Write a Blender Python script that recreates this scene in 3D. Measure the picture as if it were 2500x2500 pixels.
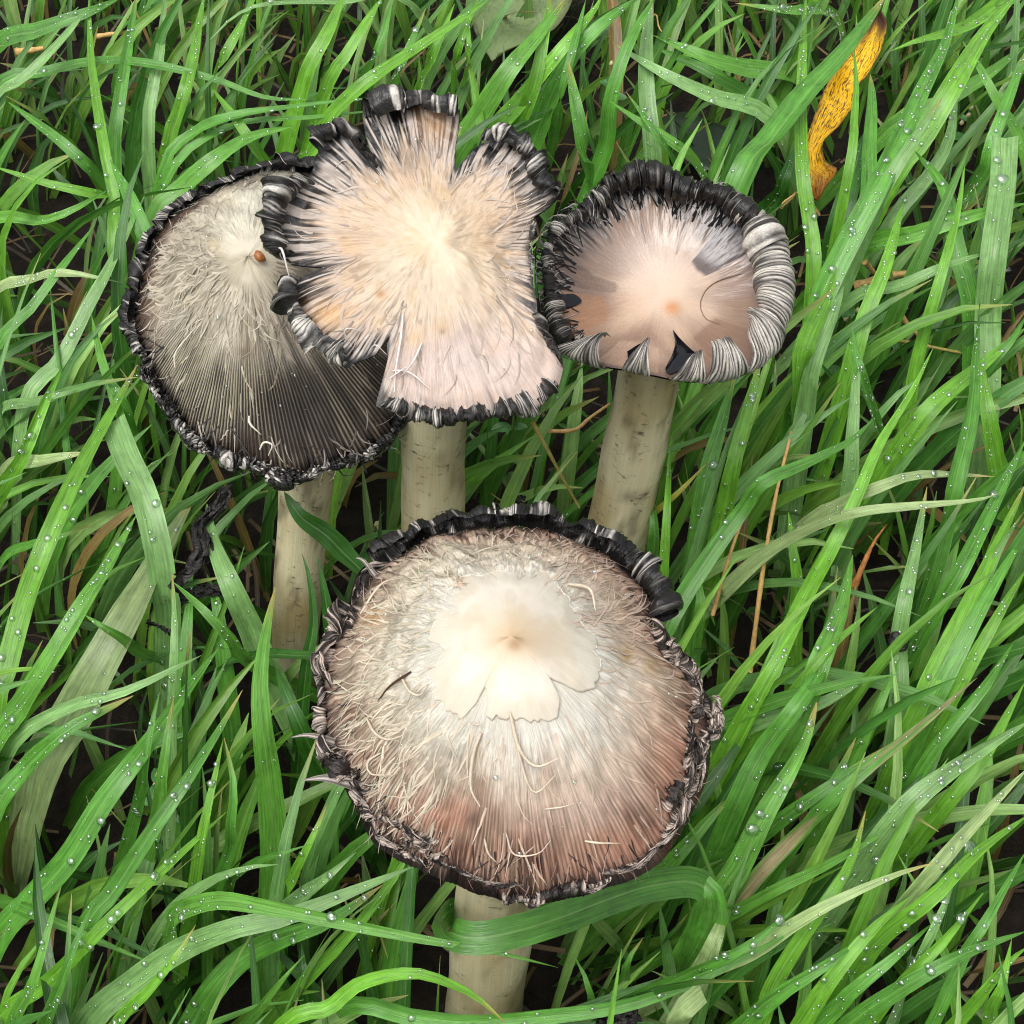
import bpy, bmesh, math, random
import numpy as np
from mathutils import Vector

for o in list(bpy.data.objects):
    bpy.data.objects.remove(o, do_unlink=True)
S = bpy.context.scene
COL = S.collection
R_ = math.radians

# ------------------------------------------------------------------ camera
CAM_Z, PITCH, FOV = 0.50, 54.0, 38.0
cd = bpy.data.cameras.new('camera'); cam = bpy.data.objects.new('camera', cd); COL.objects.link(cam)
cam.location = (0, 0, CAM_Z); cam.rotation_euler = (R_(90 - PITCH), 0, 0)
cd.sensor_fit = 'HORIZONTAL'; cd.angle = R_(FOV); cd.clip_start = 0.01; cd.clip_end = 200
S.camera = cam
# ------------------------------------------------------------------ world, sun, exposure (overcast)
SUN_EL, SUN_AZ = 70.0, 222.0
W = bpy.data.worlds.new('World'); S.world = W; W.use_nodes = True
nt = W.node_tree; nt.nodes.clear()
out = nt.nodes.new('ShaderNodeOutputWorld'); bg = nt.nodes.new('ShaderNodeBackground')
sky = nt.nodes.new('ShaderNodeTexSky'); sky.sky_type = 'NISHITA'; sky.sun_disc = False
sky.sun_elevation = R_(SUN_EL); sky.sun_rotation = R_(SUN_AZ); sky.dust_density = 6.0; sky.air_density = 1.0
hs = nt.nodes.new('ShaderNodeHueSaturation'); hs.inputs['Saturation'].default_value = 0.22
nt.links.new(sky.outputs[0], hs.inputs['Color']); nt.links.new(hs.outputs[0], bg.inputs[0])
bg.inputs[1].default_value = 0.15
nt.links.new(bg.outputs[0], out.inputs[0])
sd = bpy.data.lights.new('sun', 'SUN'); sun = bpy.data.objects.new('sun', sd); COL.objects.link(sun)
sd.energy = 1.0; sd.angle = R_(45); sd.color = (1.0, 0.97, 0.93)
# light comes from the side the azimuth names, high up
_a = R_(SUN_AZ)
sun.rotation_euler = Vector((-math.sin(_a) * math.cos(R_(SUN_EL)), -math.cos(_a) * math.cos(R_(SUN_EL)), -math.sin(R_(SUN_EL)))).to_track_quat('-Z', 'Y').to_euler()
sun.location = (0, 0, 3)
vs = S.view_settings; vs.view_transform = 'Standard'; vs.look = 'None'; vs.gamma = 1.0; vs.use_curve_mapping = False
vs.exposure = 0.48
cy = S.cycles; cy.filter_width = 1.05; cy.max_bounces = 6; cy.diffuse_bounces = 3; cy.glossy_bounces = 2; cy.transmission_bounces = 3; cy.transparent_max_bounces = 8

# ------------------------------------------------------------------ pixel -> place
TF = math.tan(R_(FOV / 2))
CF = np.array([0, math.cos(R_(PITCH)), -math.sin(R_(PITCH))]); CU = np.array([0, math.sin(R_(PITCH)), math.cos(R_(PITCH))])
CX = np.array([1.0, 0, 0]); CO = np.array([0, 0, CAM_Z])
def ray(px, py):
    return CF + CX * ((px - 1250) / 1250 * TF) - CU * ((py - 1250) / 1250 * TF)
def at(px, py, z):                       # the point at height z seen at photo pixel (px, py)
    d = ray(px, py); return CO + d * ((z - CAM_Z) / d[2])
def on_plane(px, py, O, n):
    d = ray(px, py); return CO + d * (np.dot(O - CO, n) / np.dot(d, n))
def proj(P):
    P = np.asarray(P); q = P - CO
    dz = q @ CF
    return 1250 + (q @ CX) / dz / TF * 1250, 1250 - (q @ CU) / dz / TF * 1250, dz
def px_m(P):                             # metres per photo pixel at P
    return float((np.asarray(P) - CO) @ CF) * 2 * TF / 2500

# ------------------------------------------------------------------ numpy noise
_tabs = {}
def vn(x, y, seed=0, perx=0):
    if seed not in _tabs: _tabs[seed] = np.random.RandomState(seed).rand(1024, 256)
    T = _tabs[seed]
    x = np.asarray(x, float); y = np.asarray(y, float)
    x, y = np.broadcast_arrays(x, y)
    xi = np.floor(x).astype(int); yi = np.floor(y).astype(int)
    fx = x - xi; fy = y - yi
    fx = fx * fx * (3 - 2 * fx); fy = fy * fy * (3 - 2 * fy)
    m = perx if perx else 1024
    x0 = xi % m % 1024; x1 = (xi + 1) % m % 1024; y0 = yi % 256; y1 = (yi + 1) % 256
    return (T[x0, y0] * (1 - fx) + T[x1, y0] * fx) * (1 - fy) + (T[x0, y1] * (1 - fx) + T[x1, y1] * fx) * fy
def tn(th, k, y, seed=0):                # periodic in theta, k cells round
    return vn(th / (2 * math.pi) * k, y, seed, int(k))
def fbt(th, k, y, seed=0, oct=3):
    a = 0; w = .5; tot = 0
    for i in range(oct):
        a = a + w * tn(th, k * 2 ** i if k * 2 ** i <= 700 else 700, np.asarray(y) * 2 ** i, seed + i); tot += w; w *= .5
    return a / tot
def ss(a, b, x):
    t = np.clip((np.asarray(x, float) - a) / (b - a), 0, 1); return t * t * (3 - 2 * t)
def lin(r, g, b, k=1.0):
    c = np.array([r, g, b]) / 255.0
    return np.where(c <= .04045, c / 12.92, ((c + .055) / 1.055) ** 2.4) * k
def mix(a, b, t):
    t = np.asarray(t)[..., None]; return a * (1 - t) + b * t
def nrm(v):
    return v / np.maximum(np.linalg.norm(v, axis=-1, keepdims=True), 1e-12)

# ------------------------------------------------------------------ object helpers
def grid_faces(nu, nv, wrap=False):
    i = np.arange(nu if wrap else nu - 1); j = np.arange(nv - 1)
    I, J = np.meshgrid(i, j, indexing='ij'); I2 = (I + 1) % nu
    return np.stack([I * nv + J, I2 * nv + J, I2 * nv + J + 1, I * nv + J + 1], -1).reshape(-1, 4)
WPOS = {}
def mk(name, V, F, mat, parent=None, col=None, vec=None, wet=None, origin=None, smooth=True, extra=None):
    V = np.asarray(V, float).reshape(-1, 3)
    origin = V.mean(0) if origin is None else np.asarray(origin, float)
    me = bpy.data.meshes.new(name)
    me.vertices.add(len(V)); me.vertices.foreach_set('co', (V - origin).astype(np.float32).ravel())
    if isinstance(F, np.ndarray):
        k = F.shape[1]; n = len(F)
        me.loops.add(n * k); me.loops.foreach_set('vertex_index', F.astype(np.int32).ravel())
        me.polygons.add(n); me.polygons.foreach_set('loop_start', np.arange(n, dtype=np.int32) * k)
    else:
        sizes = np.array([len(f) for f in F], np.int32)
        me.loops.add(int(sizes.sum())); me.loops.foreach_set('vertex_index', np.concatenate([np.array(f, np.int32) for f in F]))
        me.polygons.add(len(F)); me.polygons.foreach_set('loop_start', np.concatenate([[0], np.cumsum(sizes)[:-1]]).astype(np.int32))
    me.update(calc_edges=True)
    if smooth: me.polygons.foreach_set('use_smooth', np.ones(len(me.polygons), bool))
    if col is not None:
        col = np.asarray(col, float).reshape(-1, 3)
        a = me.attributes.new('Col', 'FLOAT_COLOR', 'POINT')
        a.data.foreach_set('color', np.concatenate([np.clip(col, 0, 1), np.ones((len(col), 1))], 1).astype(np.float32).ravel())
    if vec is not None:
        a = me.attributes.new('pc', 'FLOAT_VECTOR', 'POINT'); a.data.foreach_set('vector', np.asarray(vec, np.float32).ravel())
    if wet is not None:
        a = me.attributes.new('wet', 'FLOAT', 'POINT'); a.data.foreach_set('value', np.asarray(wet, np.float32).ravel())
    me.materials.append(mat)
    o = bpy.data.objects.new(name, me); COL.objects.link(o)
    WPOS[o.name] = origin
    if parent is not None:
        o.parent = parent; o.location = origin - WPOS[parent.name]
    else: o.location = origin
    return o
def tag(o, label, cat, group=None):
    o['label'] = label; o['category'] = cat
    if group: o['group'] = group
    return o
def thing(name, loc, label, cat, group=None):
    o = bpy.data.objects.new(name, None); COL.objects.link(o); o.location = loc; o.empty_display_size = .01
    WPOS[o.name] = np.asarray(loc, float)
    return tag(o, label, cat, group)
class Acc:                                # collects many small pieces into one mesh
    def __init__(s): s.V = []; s.F = []; s.C = []; s.P = []; s.W = []; s.n = 0
    def add(s, V, F, C=None, P=None, Wt=None):
        V = np.asarray(V, float).reshape(-1, 3); s.V.append(V); s.F.append(np.asarray(F) + s.n); s.n += len(V)
        if C is not None:
            C = np.asarray(C, float); s.C.append(np.broadcast_to(C, V.shape) if C.ndim == 1 else C.reshape(-1, 3))
        if P is not None: s.P.append(np.asarray(P, float).reshape(-1, 3))
        if Wt is not None: s.W.append(np.broadcast_to(np.asarray(Wt, float), (len(V),)))
    def build(s, name, mat, parent=None, origin=None, **k):
        return mk(name, np.concatenate(s.V), np.concatenate(s.F), mat, parent, np.concatenate(s.C) if s.C else None,
                  np.concatenate(s.P) if s.P else None, np.concatenate(s.W) if s.W else None, origin, **k)
def spline(P, n):
    P = np.asarray(P, float)
    if len(P) == 2: return P[0] + (P[1] - P[0]) * np.linspace(0, 1, n)[:, None]
    Q = np.vstack([2 * P[0] - P[1], P, 2 * P[-1] - P[-2]])
    seg = np.linalg.norm(np.diff(P, axis=0), axis=1); cum = np.concatenate([[0], np.cumsum(seg)]); cum /= cum[-1]
    res = []
    for t in np.linspace(0, 1, n):
        i = min(np.searchsorted(cum, t, side='right') - 1, len(P) - 2)
        f = (t - cum[i]) / max(cum[i + 1] - cum[i], 1e-9)
        p0, p1, p2, p3 = Q[i], Q[i + 1], Q[i + 2], Q[i + 3]
        res.append(.5 * (2 * p1 + (p2 - p0) * f + (2 * p0 - 5 * p1 + 4 * p2 - p3) * f * f + (3 * p1 - p0 - 3 * p2 + p3) * f ** 3))
    return np.array(res)
def ribbon(Pc, wid, face, nc=5, fold=.25, twist=None):
    """strip along centre line Pc (K,3); wid (K,), face: facing hint (3,) or (K,3); returns V(K,nc,3), side, normal"""
    T = nrm(np.gradient(Pc, axis=0)); face = np.broadcast_to(np.asarray(face, float), Pc.shape)
    sd_ = nrm(np.cross(T, face)); no = np.cross(sd_, T)
    if twist is not None:
        c, s_ = np.cos(twist)[:, None], np.sin(twist)[:, None]; sd_, no = sd_ * c + no * s_, no * c - sd_ * s_
    u = np.linspace(-1, 1, nc)
    V = Pc[:, None] + sd_[:, None] * (u[None, :, None] * wid[:, None, None] * .5) + no[:, None] * (np.abs(u)[None, :, None] * wid[:, None, None] * .5 * fold)
    return V, sd_, no, T
def tube(Pc, rad, n=8):
    Pc = np.asarray(Pc, float); K = len(Pc); T = nrm(np.gradient(Pc, axis=0))
    ref = np.array([0.31, -.52, .8]); a = nrm(np.cross(T, ref)); b = np.cross(T, a)
    ang = np.arange(n) * 2 * math.pi / n; rad = np.broadcast_to(rad, (K,))
    V = Pc[:, None] + (a[:, None] * np.cos(ang)[None, :, None] + b[:, None] * np.sin(ang)[None, :, None]) * rad[:, None, None]
    F = grid_faces(K, n); last = []
    i = np.arange(K - 1); F2 = np.stack([i * n + n - 1, (i + 1) * n + n - 1, (i + 1) * n, i * n], -1)
    return V.reshape(-1, 3), np.concatenate([F, F2])

# ------------------------------------------------------------------ materials
def newmat(name):
    m = bpy.data.materials.new(name); m.use_nodes = True; t = m.node_tree; t.nodes.clear()
    return m, t, t.nodes.new('ShaderNodeOutputMaterial')
def N(t, kind, **kw):
    n = t.nodes.new(kind)
    for k, v in kw.items(): setattr(n, k, v)
    return n
def attr(t, name): return N(t, 'ShaderNodeAttribute', attribute_name=name)
def math_(t, op, a, b=None, c=None):
    n = N(t, 'ShaderNodeMath', operation=op)
    for i, v in enumerate((a, b, c)):
        if v is None: continue
        if isinstance(v, (int, float)): n.inputs[i].default_value = v
        else: t.links.new(v, n.inputs[i])
    return n.outputs[0]
def noise(t, vec, scale, detail=3, rough=.55):
    n = N(t, 'ShaderNodeTexNoise'); n.inputs['Scale'].default_value = scale; n.inputs['Detail'].default_value = detail; n.inputs['Roughness'].default_value = rough
    if vec is not None: t.links.new(vec, n.inputs['Vector'])
    return n.outputs['Fac']
def ramp(t, fac, lo, hi, a=0.0, b=1.0):
    n = N(t, 'ShaderNodeMapRange'); t.links.new(fac, n.inputs[0])
    for i, v in enumerate((lo, hi, a, b)): n.inputs[i + 1].default_value = v
    return n.outputs[0]
def vmul(t, vec, xyz):
    n = N(t, 'ShaderNodeVectorMath', operation='MULTIPLY'); t.links.new(vec, n.inputs[0]); n.inputs[1].default_value = xyz
    return n.outputs[0]
def mixc(t, fac, a, b, blend='MIX'):
    n = N(t, 'ShaderNodeMix', data_type='RGBA', blend_type=blend)
    for i, v in ((0, fac), (6, a), (7, b)):
        if isinstance(v, (int, float)): n.inputs[i].default_value = v
        elif isinstance(v, (tuple, list)): n.inputs[i].default_value = (*v, 1)
        else: t.links.new(v, n.inputs[i])
    return n.outputs[2]
def scalec(t, c, f):
    cb = N(t, 'ShaderNodeCombineColor')
    for i in range(3): t.links.new(f, cb.inputs[i])
    return mixc(t, 1.0, c, cb.outputs[0], 'MULTIPLY')

def flesh_mat(name, fib=(60, 60, 5), amp=.45, bump=.5, rough=.5, sss=.08, coat=0.0, fade_centre=True, spec=.5):
    """mushroom flesh: colour from the surface, fine fibres running from the middle to the edge"""
    m, t, o = newmat(name); b = N(t, 'ShaderNodeBsdfPrincipled')
    c = attr(t, 'Col').outputs['Color']; v = attr(t, 'pc').outputs['Vector']; w = attr(t, 'wet').outputs['Fac']
    f1 = noise(t, vmul(t, v, fib), 1.0, 4, .6); f2 = noise(t, vmul(t, v, tuple(x * 2.7 for x in fib)), 1.0, 2, .6)
    geo = N(t, 'ShaderNodeNewGeometry'); g = noise(t, geo.outputs['Position'], 900, 2)
    f = math_(t, 'ADD', math_(t, 'MULTIPLY', f1, .5), math_(t, 'MULTIPLY', f2, .5))
    sx = N(t, 'ShaderNodeSeparateXYZ'); t.links.new(v, sx.inputs[0]); fade = ramp(t, sx.outputs[2], .06, .40) if fade_centre else None
    k = ramp(t, f, .37, .62, 1 - amp, 1 + amp * .35)
    if fade is not None: k = math_(t, 'ADD', 1.0, math_(t, 'MULTIPLY', fade, math_(t, 'SUBTRACT', k, 1.0)))
    col = scalec(t, c, k)
    t.links.new(col, b.inputs['Base Color'])
    r = math_(t, 'ADD', math_(t, 'MULTIPLY', w, -rough + .1), math_(t, 'ADD', rough, math_(t, 'MULTIPLY', g, .08)))
    t.links.new(r, b.inputs['Roughness'])
    b.inputs['Subsurface Weight'].default_value = 0.0; b.inputs['Subsurface Radius'].default_value = (.004, .003, .002); b.inputs['Subsurface Scale'].default_value = 1.0
    b.inputs['Coat Weight'].default_value = coat; b.inputs['Coat Roughness'].default_value = .06
    bp = N(t, 'ShaderNodeBump'); bp.inputs['Strength'].default_value = bump; bp.inputs['Distance'].default_value = .0006
    h = math_(t, 'ADD', f if fade is None else math_(t, 'MULTIPLY', f, fade), math_(t, 'MULTIPLY', g, .25)); b.inputs['Specular IOR Level'].default_value = spec; t.links.new(h, bp.inputs['Height']); t.links.new(bp.outputs[0], b.inputs['Normal'])
    t.links.new(b.outputs[0], o.inputs[0]); return m
M = {}
M['cap'] = flesh_mat('shaggy_cap_flesh', (70, 70, 5), .34, .7)
M['capsoft'] = flesh_mat('smooth_cap_flesh', (30, 30, 3), .08, .2, .55, .12)
M['capwet'] = flesh_mat('wet_cap_flesh', (20, 20, 4), .14, .25, .3, .10, .3)
M['rim'] = flesh_mat('inky_gill_flesh', (40, 40, 6), .4, .6, .42, .03, .0, False, .4)
M['capflat'] = flesh_mat('ragged_cap_flesh', (70, 70, 5), .2, .6)
M['tuft'] = flesh_mat('fibre_tufts', (8, 8, 3), .2, .2, .6, .10, 0, False)

def stem_mat():
    m, t, o = newmat('stem_flesh'); b = N(t, 'ShaderNodeBsdfPrincipled')
    v = attr(t, 'pc').outputs['Vector']; c = attr(t, 'Col').outputs['Color']
    big = noise(t, vmul(t, v, (2, 2, 5)), 1, 3); cr = noise(t, vmul(t, v, (2.6, 2.6, 120)), 1, 6, .72); cr2 = noise(t, vmul(t, v, (2.2, 2.2, 16)), 1.0, 3)
    fib = noise(t, vmul(t, v, (30, 30, 2.5)), 1, 3)
    crack = math_(t, 'MULTIPLY', ramp(t, cr, .56, .63), ramp(t, cr2, .46, .60))
    col = scalec(t, c, ramp(t, big, .3, .7, .86, 1.08)); col = scalec(t, col, ramp(t, fib, .3, .7, .9, 1.05))
    col = mixc(t, math_(t, 'MULTIPLY', crack, .85), col, tuple(lin(74, 60, 38)))
    t.links.new(col, b.inputs['Base Color']); b.inputs['Roughness'].default_value = .55
    b.inputs['Subsurface Weight'].default_value = 0.0; b.inputs['Subsurface Radius'].default_value = (.004, .003, .0015); b.inputs['Subsurface Scale'].default_value = 1
    bp = N(t, 'ShaderNodeBump'); bp.inputs['Strength'].default_value = .5; bp.inputs['Distance'].default_value = .0006
    t.links.new(math_(t, 'SUBTRACT', math_(t, 'MULTIPLY', fib, .5), crack), bp.inputs['Height']); t.links.new(bp.outputs[0], b.inputs['Normal'])
    t.links.new(b.outputs[0], o.inputs[0]); return m
M['stem'] = stem_mat()

def grass_mat():
    m, t, o = newmat('wet_grass'); b = N(t, 'ShaderNodeBsdfPrincipled'); tr = N(t, 'ShaderNodeBsdfTranslucent'); mx = N(t, 'ShaderNodeMixShader')
    v = attr(t, 'pc').outputs['Vector']; c = attr(t, 'Col').outputs['Color']
    vein = noise(t, vmul(t, v, (9, .35, 40)), 1, 3, .7); vein2 = noise(t, vmul(t, v, (2.2, .12, 40)), 1, 2); blot = noise(t, vmul(t, v, (1.2, 1.1, 40)), 1, 4)
    col = scalec(t, c, ramp(t, vein, .3, .7, .58, 1.25)); col = scalec(t, col, ramp(t, vein2, .3, .7, .82, 1.15)); col = scalec(t, col, ramp(t, blot, .3, .7, .8, 1.15))
    # pale midrib
    sx = N(t, 'ShaderNodeSeparateXYZ'); t.links.new(v, sx.inputs[0])
    mid = ramp(t, math_(t, 'ABSOLUTE', sx.outputs[0]), .0, .10, .35, 0.0)
    col = mixc(t, mid, col, tuple(lin(150, 190, 110)))
    t.links.new(col, b.inputs['Base Color']); t.links.new(scalec(t, col, ramp(t, blot, 0, 1, 1.35, 1.35)), tr.inputs[0])
    t.links.new(ramp(t, blot, .3, .7, .26, .46), b.inputs['Roughness']); b.inputs['Specular IOR Level'].default_value = .65
    bp = N(t, 'ShaderNodeBump'); bp.inputs['Strength'].default_value = .45; bp.inputs['Distance'].default_value = .0005
    t.links.new(vein, bp.inputs['Height']); t.links.new(bp.outputs[0], b.inputs['Normal'])
    mx.inputs[0].default_value = .25; t.links.new(b.outputs[0], mx.inputs[1]); t.links.new(tr.outputs[0], mx.inputs[2]); t.links.new(mx.outputs[0], o.inputs[0])
    return m
M['grass'] = grass_mat()
def plain(name, col, rough, spec=.5, nscale=300, amp=.4, bump=.3, dist=.001, **kw):
    m, t, o = newmat(name); b = N(t, 'ShaderNodeBsdfPrincipled'); geo = N(t, 'ShaderNodeNewGeometry')
    f = noise(t, geo.outputs['Position'], nscale, 5, .65)
    cb = N(t, 'ShaderNodeRGB'); cb.outputs[0].default_value = (*col, 1)
    t.links.new(scalec(t, cb.outputs[0], ramp(t, f, .3, .7, 1 - amp, 1 + amp)), b.inputs['Base Color'])
    b.inputs['Roughness'].default_value = rough; b.inputs['Specular IOR Level'].default_value = spec
    bp = N(t, 'ShaderNodeBump'); bp.inputs['Strength'].default_value = bump; bp.inputs['Distance'].default_value = dist
    t.links.new(f, bp.inputs['Height']); t.links.new(bp.outputs[0], b.inputs['Normal'])
    for k, x in kw.items(): b.inputs[k.replace('_', ' ')].default_value = x
    t.links.new(b.outputs[0], o.inputs[0]); return m
M['soil'] = plain('wet_soil', (.014, .010, .007), .8, .2, 160, .6, .8, .004)
M['ink'] = plain('black_ink', (.006, .006, .008), .05, .5, 400, .3, .05, .0003)
M['straw'] = plain('wet_straw', tuple(lin(196, 158, 98)), .5, .4, 500, .3)
M['char'] = plain('rotted_black_gill', (.012, .010, .009), .25, .5, 700, .6, .8, .0008)
M['bud'] = plain('weed_bud', tuple(lin(205, 190, 150)), .5, .4, 900, .3)
M['amber'] = plain('amber_flesh', tuple(lin(150, 92, 44)), .4, .5, 600, .3, .3, .0004)
def glass():
    # a bead of rain: clear body, bright silvery skin
    m, t, o = newmat('rain_water'); tr = N(t, 'ShaderNodeBsdfTransparent'); tr.inputs[0].default_value = (.93, .96, .93, 1)
    gl = N(t, 'ShaderNodeBsdfGlossy'); gl.inputs['Roughness'].default_value = .06; gl.inputs[0].default_value = (.9, .93, .92, 1)
    lw = N(t, 'ShaderNodeFresnel'); lw.inputs[0].default_value = 1.33; mx = N(t, 'ShaderNodeMixShader')
    t.links.new(ramp(t, lw.outputs[0], 0, .6, .22, .55), mx.inputs[0]); t.links.new(tr.outputs[0], mx.inputs[1]); t.links.new(gl.outputs[0], mx.inputs[2]); t.links.new(mx.outputs[0], o.inputs[0]); return m
M['water'] = glass()
def leaf_mat(name, base, spot, edge, amt):
    m, t, o = newmat(name); b = N(t, 'ShaderNodeBsdfPrincipled'); v = attr(t, 'pc').outputs['Vector']; c = attr(t, 'Col').outputs['Color']
    n1 = noise(t, vmul(t, v, (5, 14, 1)), 1, 4, .6); n2 = noise(t, vmul(t, v, (12, 30, 1)), 1, 3, .6); n3 = noise(t, vmul(t, v, (2, 3, 1)), 1, 2)
    sp = math_(t, 'MAXIMUM', ramp(t, n1, .56, .61), math_(t, 'MULTIPLY', ramp(t, n2, .52, .58), ramp(t, n3, .3, .5)))
    col = mixc(t, math_(t, 'MULTIPLY', sp, amt), c, spot)
    t.links.new(col, b.inputs['Base Color']); b.inputs['Roughness'].default_value = .42
    bp = N(t, 'ShaderNodeBump'); bp.inputs['Strength'].default_value = .4; bp.inputs['Distance'].default_value = .0006
    t.links.new(n2, bp.inputs['Height']); t.links.new(bp.outputs[0], b.inputs['Normal'])
    t.links.new(b.outputs[0], o.inputs[0]); return m
M['yleaf'] = leaf_mat('yellow_leaf', None, tuple(lin(70, 38, 14)), None, .92)
M['gleaf'] = leaf_mat('broad_green_leaf', None, tuple(lin(40, 60, 20)), None, .3)
# ------------------------------------------------------------------ ground
def build_ground():
    xs = np.concatenate([np.linspace(-30, -1.2, 8), np.linspace(-1.0, 1.0, 121), np.linspace(1.2, 30, 8)])
    ys = np.concatenate([np.linspace(-30, -.6, 8), np.linspace(-.4, 1.6, 121), np.linspace(1.8, 30, 8)])
    X, Y = np.meshgrid(xs, ys, indexing='ij')
    Z = (vn(X * 14 + 50, Y * 14 + 50, 3) - .5) * .016 + (vn(X * 60 + 90, Y * 60 + 90, 4) - .5) * .008 - .006
    near = (np.abs(X) < 1.1) & (Y > -.5) & (Y < 1.7); Z = np.where(near, Z, -.006)
    o = mk('ground', np.stack([X, Y, Z], -1), grid_faces(len(xs), len(ys)), M['soil'], origin=(0, 0, 0)); o['kind'] = 'structure'
build_ground()

# ------------------------------------------------------------------ mushroom caps
class Cap:
    def __init__(s, px, py, z, tilt, H, prof, outline, shrink, pxm=None, tiltx=0., smooth=3):
        s.O = at(px, py, z); tr = R_(tilt); s.n = nrm(np.array([math.sin(R_(tiltx)), -math.sin(tr), math.cos(tr)]))
        s.e1 = nrm(np.array([1.0, 0, 0]) - s.n * s.n[0]); s.e2 = np.cross(s.n, s.e1)
        s.H, s.prof = H, prof
        pts = []
        for p in outline:
            q = on_plane(p[0], p[1], s.O, s.n) - s.O; a, b = q @ s.e1, q @ s.e2
            pts.append((math.atan2(b, a) % (2 * math.pi), math.hypot(a, b)))
        pts.sort(); th = np.array([p[0] for p in pts]); r = np.array([p[1] for p in pts]) - shrink
        s.tab = np.linspace(0, 2 * math.pi, 1441); s.R = np.interp(s.tab, th, r, period=2 * math.pi)
        if smooth:
            k = np.ones(smooth) / smooth; b = s.R[:-1]
            b = np.convolve(np.concatenate([b[-smooth:], b, b[:smooth]]), k, 'same')[smooth:-smooth]; s.R = np.append(b, b[0])
        s.disp = lambda th, q: 0 * th; kk = np.ones(161) / 161; b = s.R[:-1]; b = np.convolve(np.concatenate([b[-200:], b, b[:200]]), kk, 'same')[200:-200]; s.Rs = np.append(b, b[0])
    def rad(s, th): return np.interp(np.mod(th, 2 * math.pi), s.tab, s.R)
    def qe(s, th, q): return q * s.rad(th) / np.interp(np.mod(th, 2 * math.pi), s.tab, s.Rs)
    def pos(s, th, q, off=0.):
        th, q = np.broadcast_arrays(np.asarray(th, float), np.asarray(q, float)); r = s.rad(th) * q
        h = s.H * s.prof(np.minimum(s.qe(th, q), .3 + .8 * q), th) + s.disp(th, q) + off
        return s.O + (np.cos(th) * r)[..., None] * s.e1 + (np.sin(th) * r)[..., None] * s.e2 + h[..., None] * s.n
    def normal(s, th, q):
        a = s.pos(th + .01, q) - s.pos(th - .01, q); b = s.pos(th, np.asarray(q) + .01) - s.pos(th, np.asarray(q) - .01)
        n = nrm(np.cross(b, a)); return np.where((n @ s.n)[..., None] < 0, -n, n)
    def grid(s, nt, ns, s1=1.0):
        th = np.arange(nt) * 2 * math.pi / nt; q = np.linspace(0, s1, ns)
        TH, Q = np.meshgrid(th, q, indexing='ij'); return TH, Q, s.pos(TH, Q)
    def find(s, px, py):
        if not hasattr(s, 'g'):
            s.g = s.grid(360, 80); s.gx, s.gy, _ = proj(s.g[2])
        i = np.unravel_index(np.argmin((s.gx - px) ** 2 + (s.gy - py) ** 2), s.gx.shape)
        return s.g[0][i], s.g[1][i]
def pcv(TH, Q): return np.stack([np.cos(TH), np.sin(TH), Q], -1)
def spots(c, X, Y, lst):
    for (x, y, rx, ry, colr, k) in lst:
        d = ((X - x) / rx) ** 2 + ((Y - y) / ry) ** 2
        c = mix(c, colr, np.clip(k * np.exp(-d * 1.2), 0, 1))
    return c
BLACK = lin(13, 11, 12); WHITE = lin(228, 222, 212)

def cap_surface(cap, name, nt, ns, colfn, mat, parent, s1=1.0):
    TH, Q, P = cap.grid(nt, ns, s1); X, Y, _ = proj(P)
    c, w = colfn(TH, Q, X, Y)
    return mk(name, P, grid_faces(nt, ns, True), mat, parent, c, pcv(TH, Q), w, origin=cap.O)
def cap_gills(cap, parent, depth, col=(20, 18, 18)):
    nt, ns = 720, 7; th = np.arange(nt) * 2 * math.pi / nt; q = np.linspace(.16, .995, ns)
    TH, Q = np.meshgrid(th, q, indexing='ij'); lam = np.where(np.arange(nt) % 3 == 0, 1.0, .0)[:, None]
    d = -depth * (np.sin(np.pi * np.clip((1 - Q) / .9, 0, 1)) * .8 + .12) * (.45 + .55 * lam) - .0008
    P = cap.pos(TH, Q, d); c = np.broadcast_to(lin(*col), P.shape) * (1 + lam[..., None] * .8)
    mk('gills', P, grid_faces(nt, ns, True), M['rim'], parent, c, pcv(TH, Q), np.full(Q.shape, .3))
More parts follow.
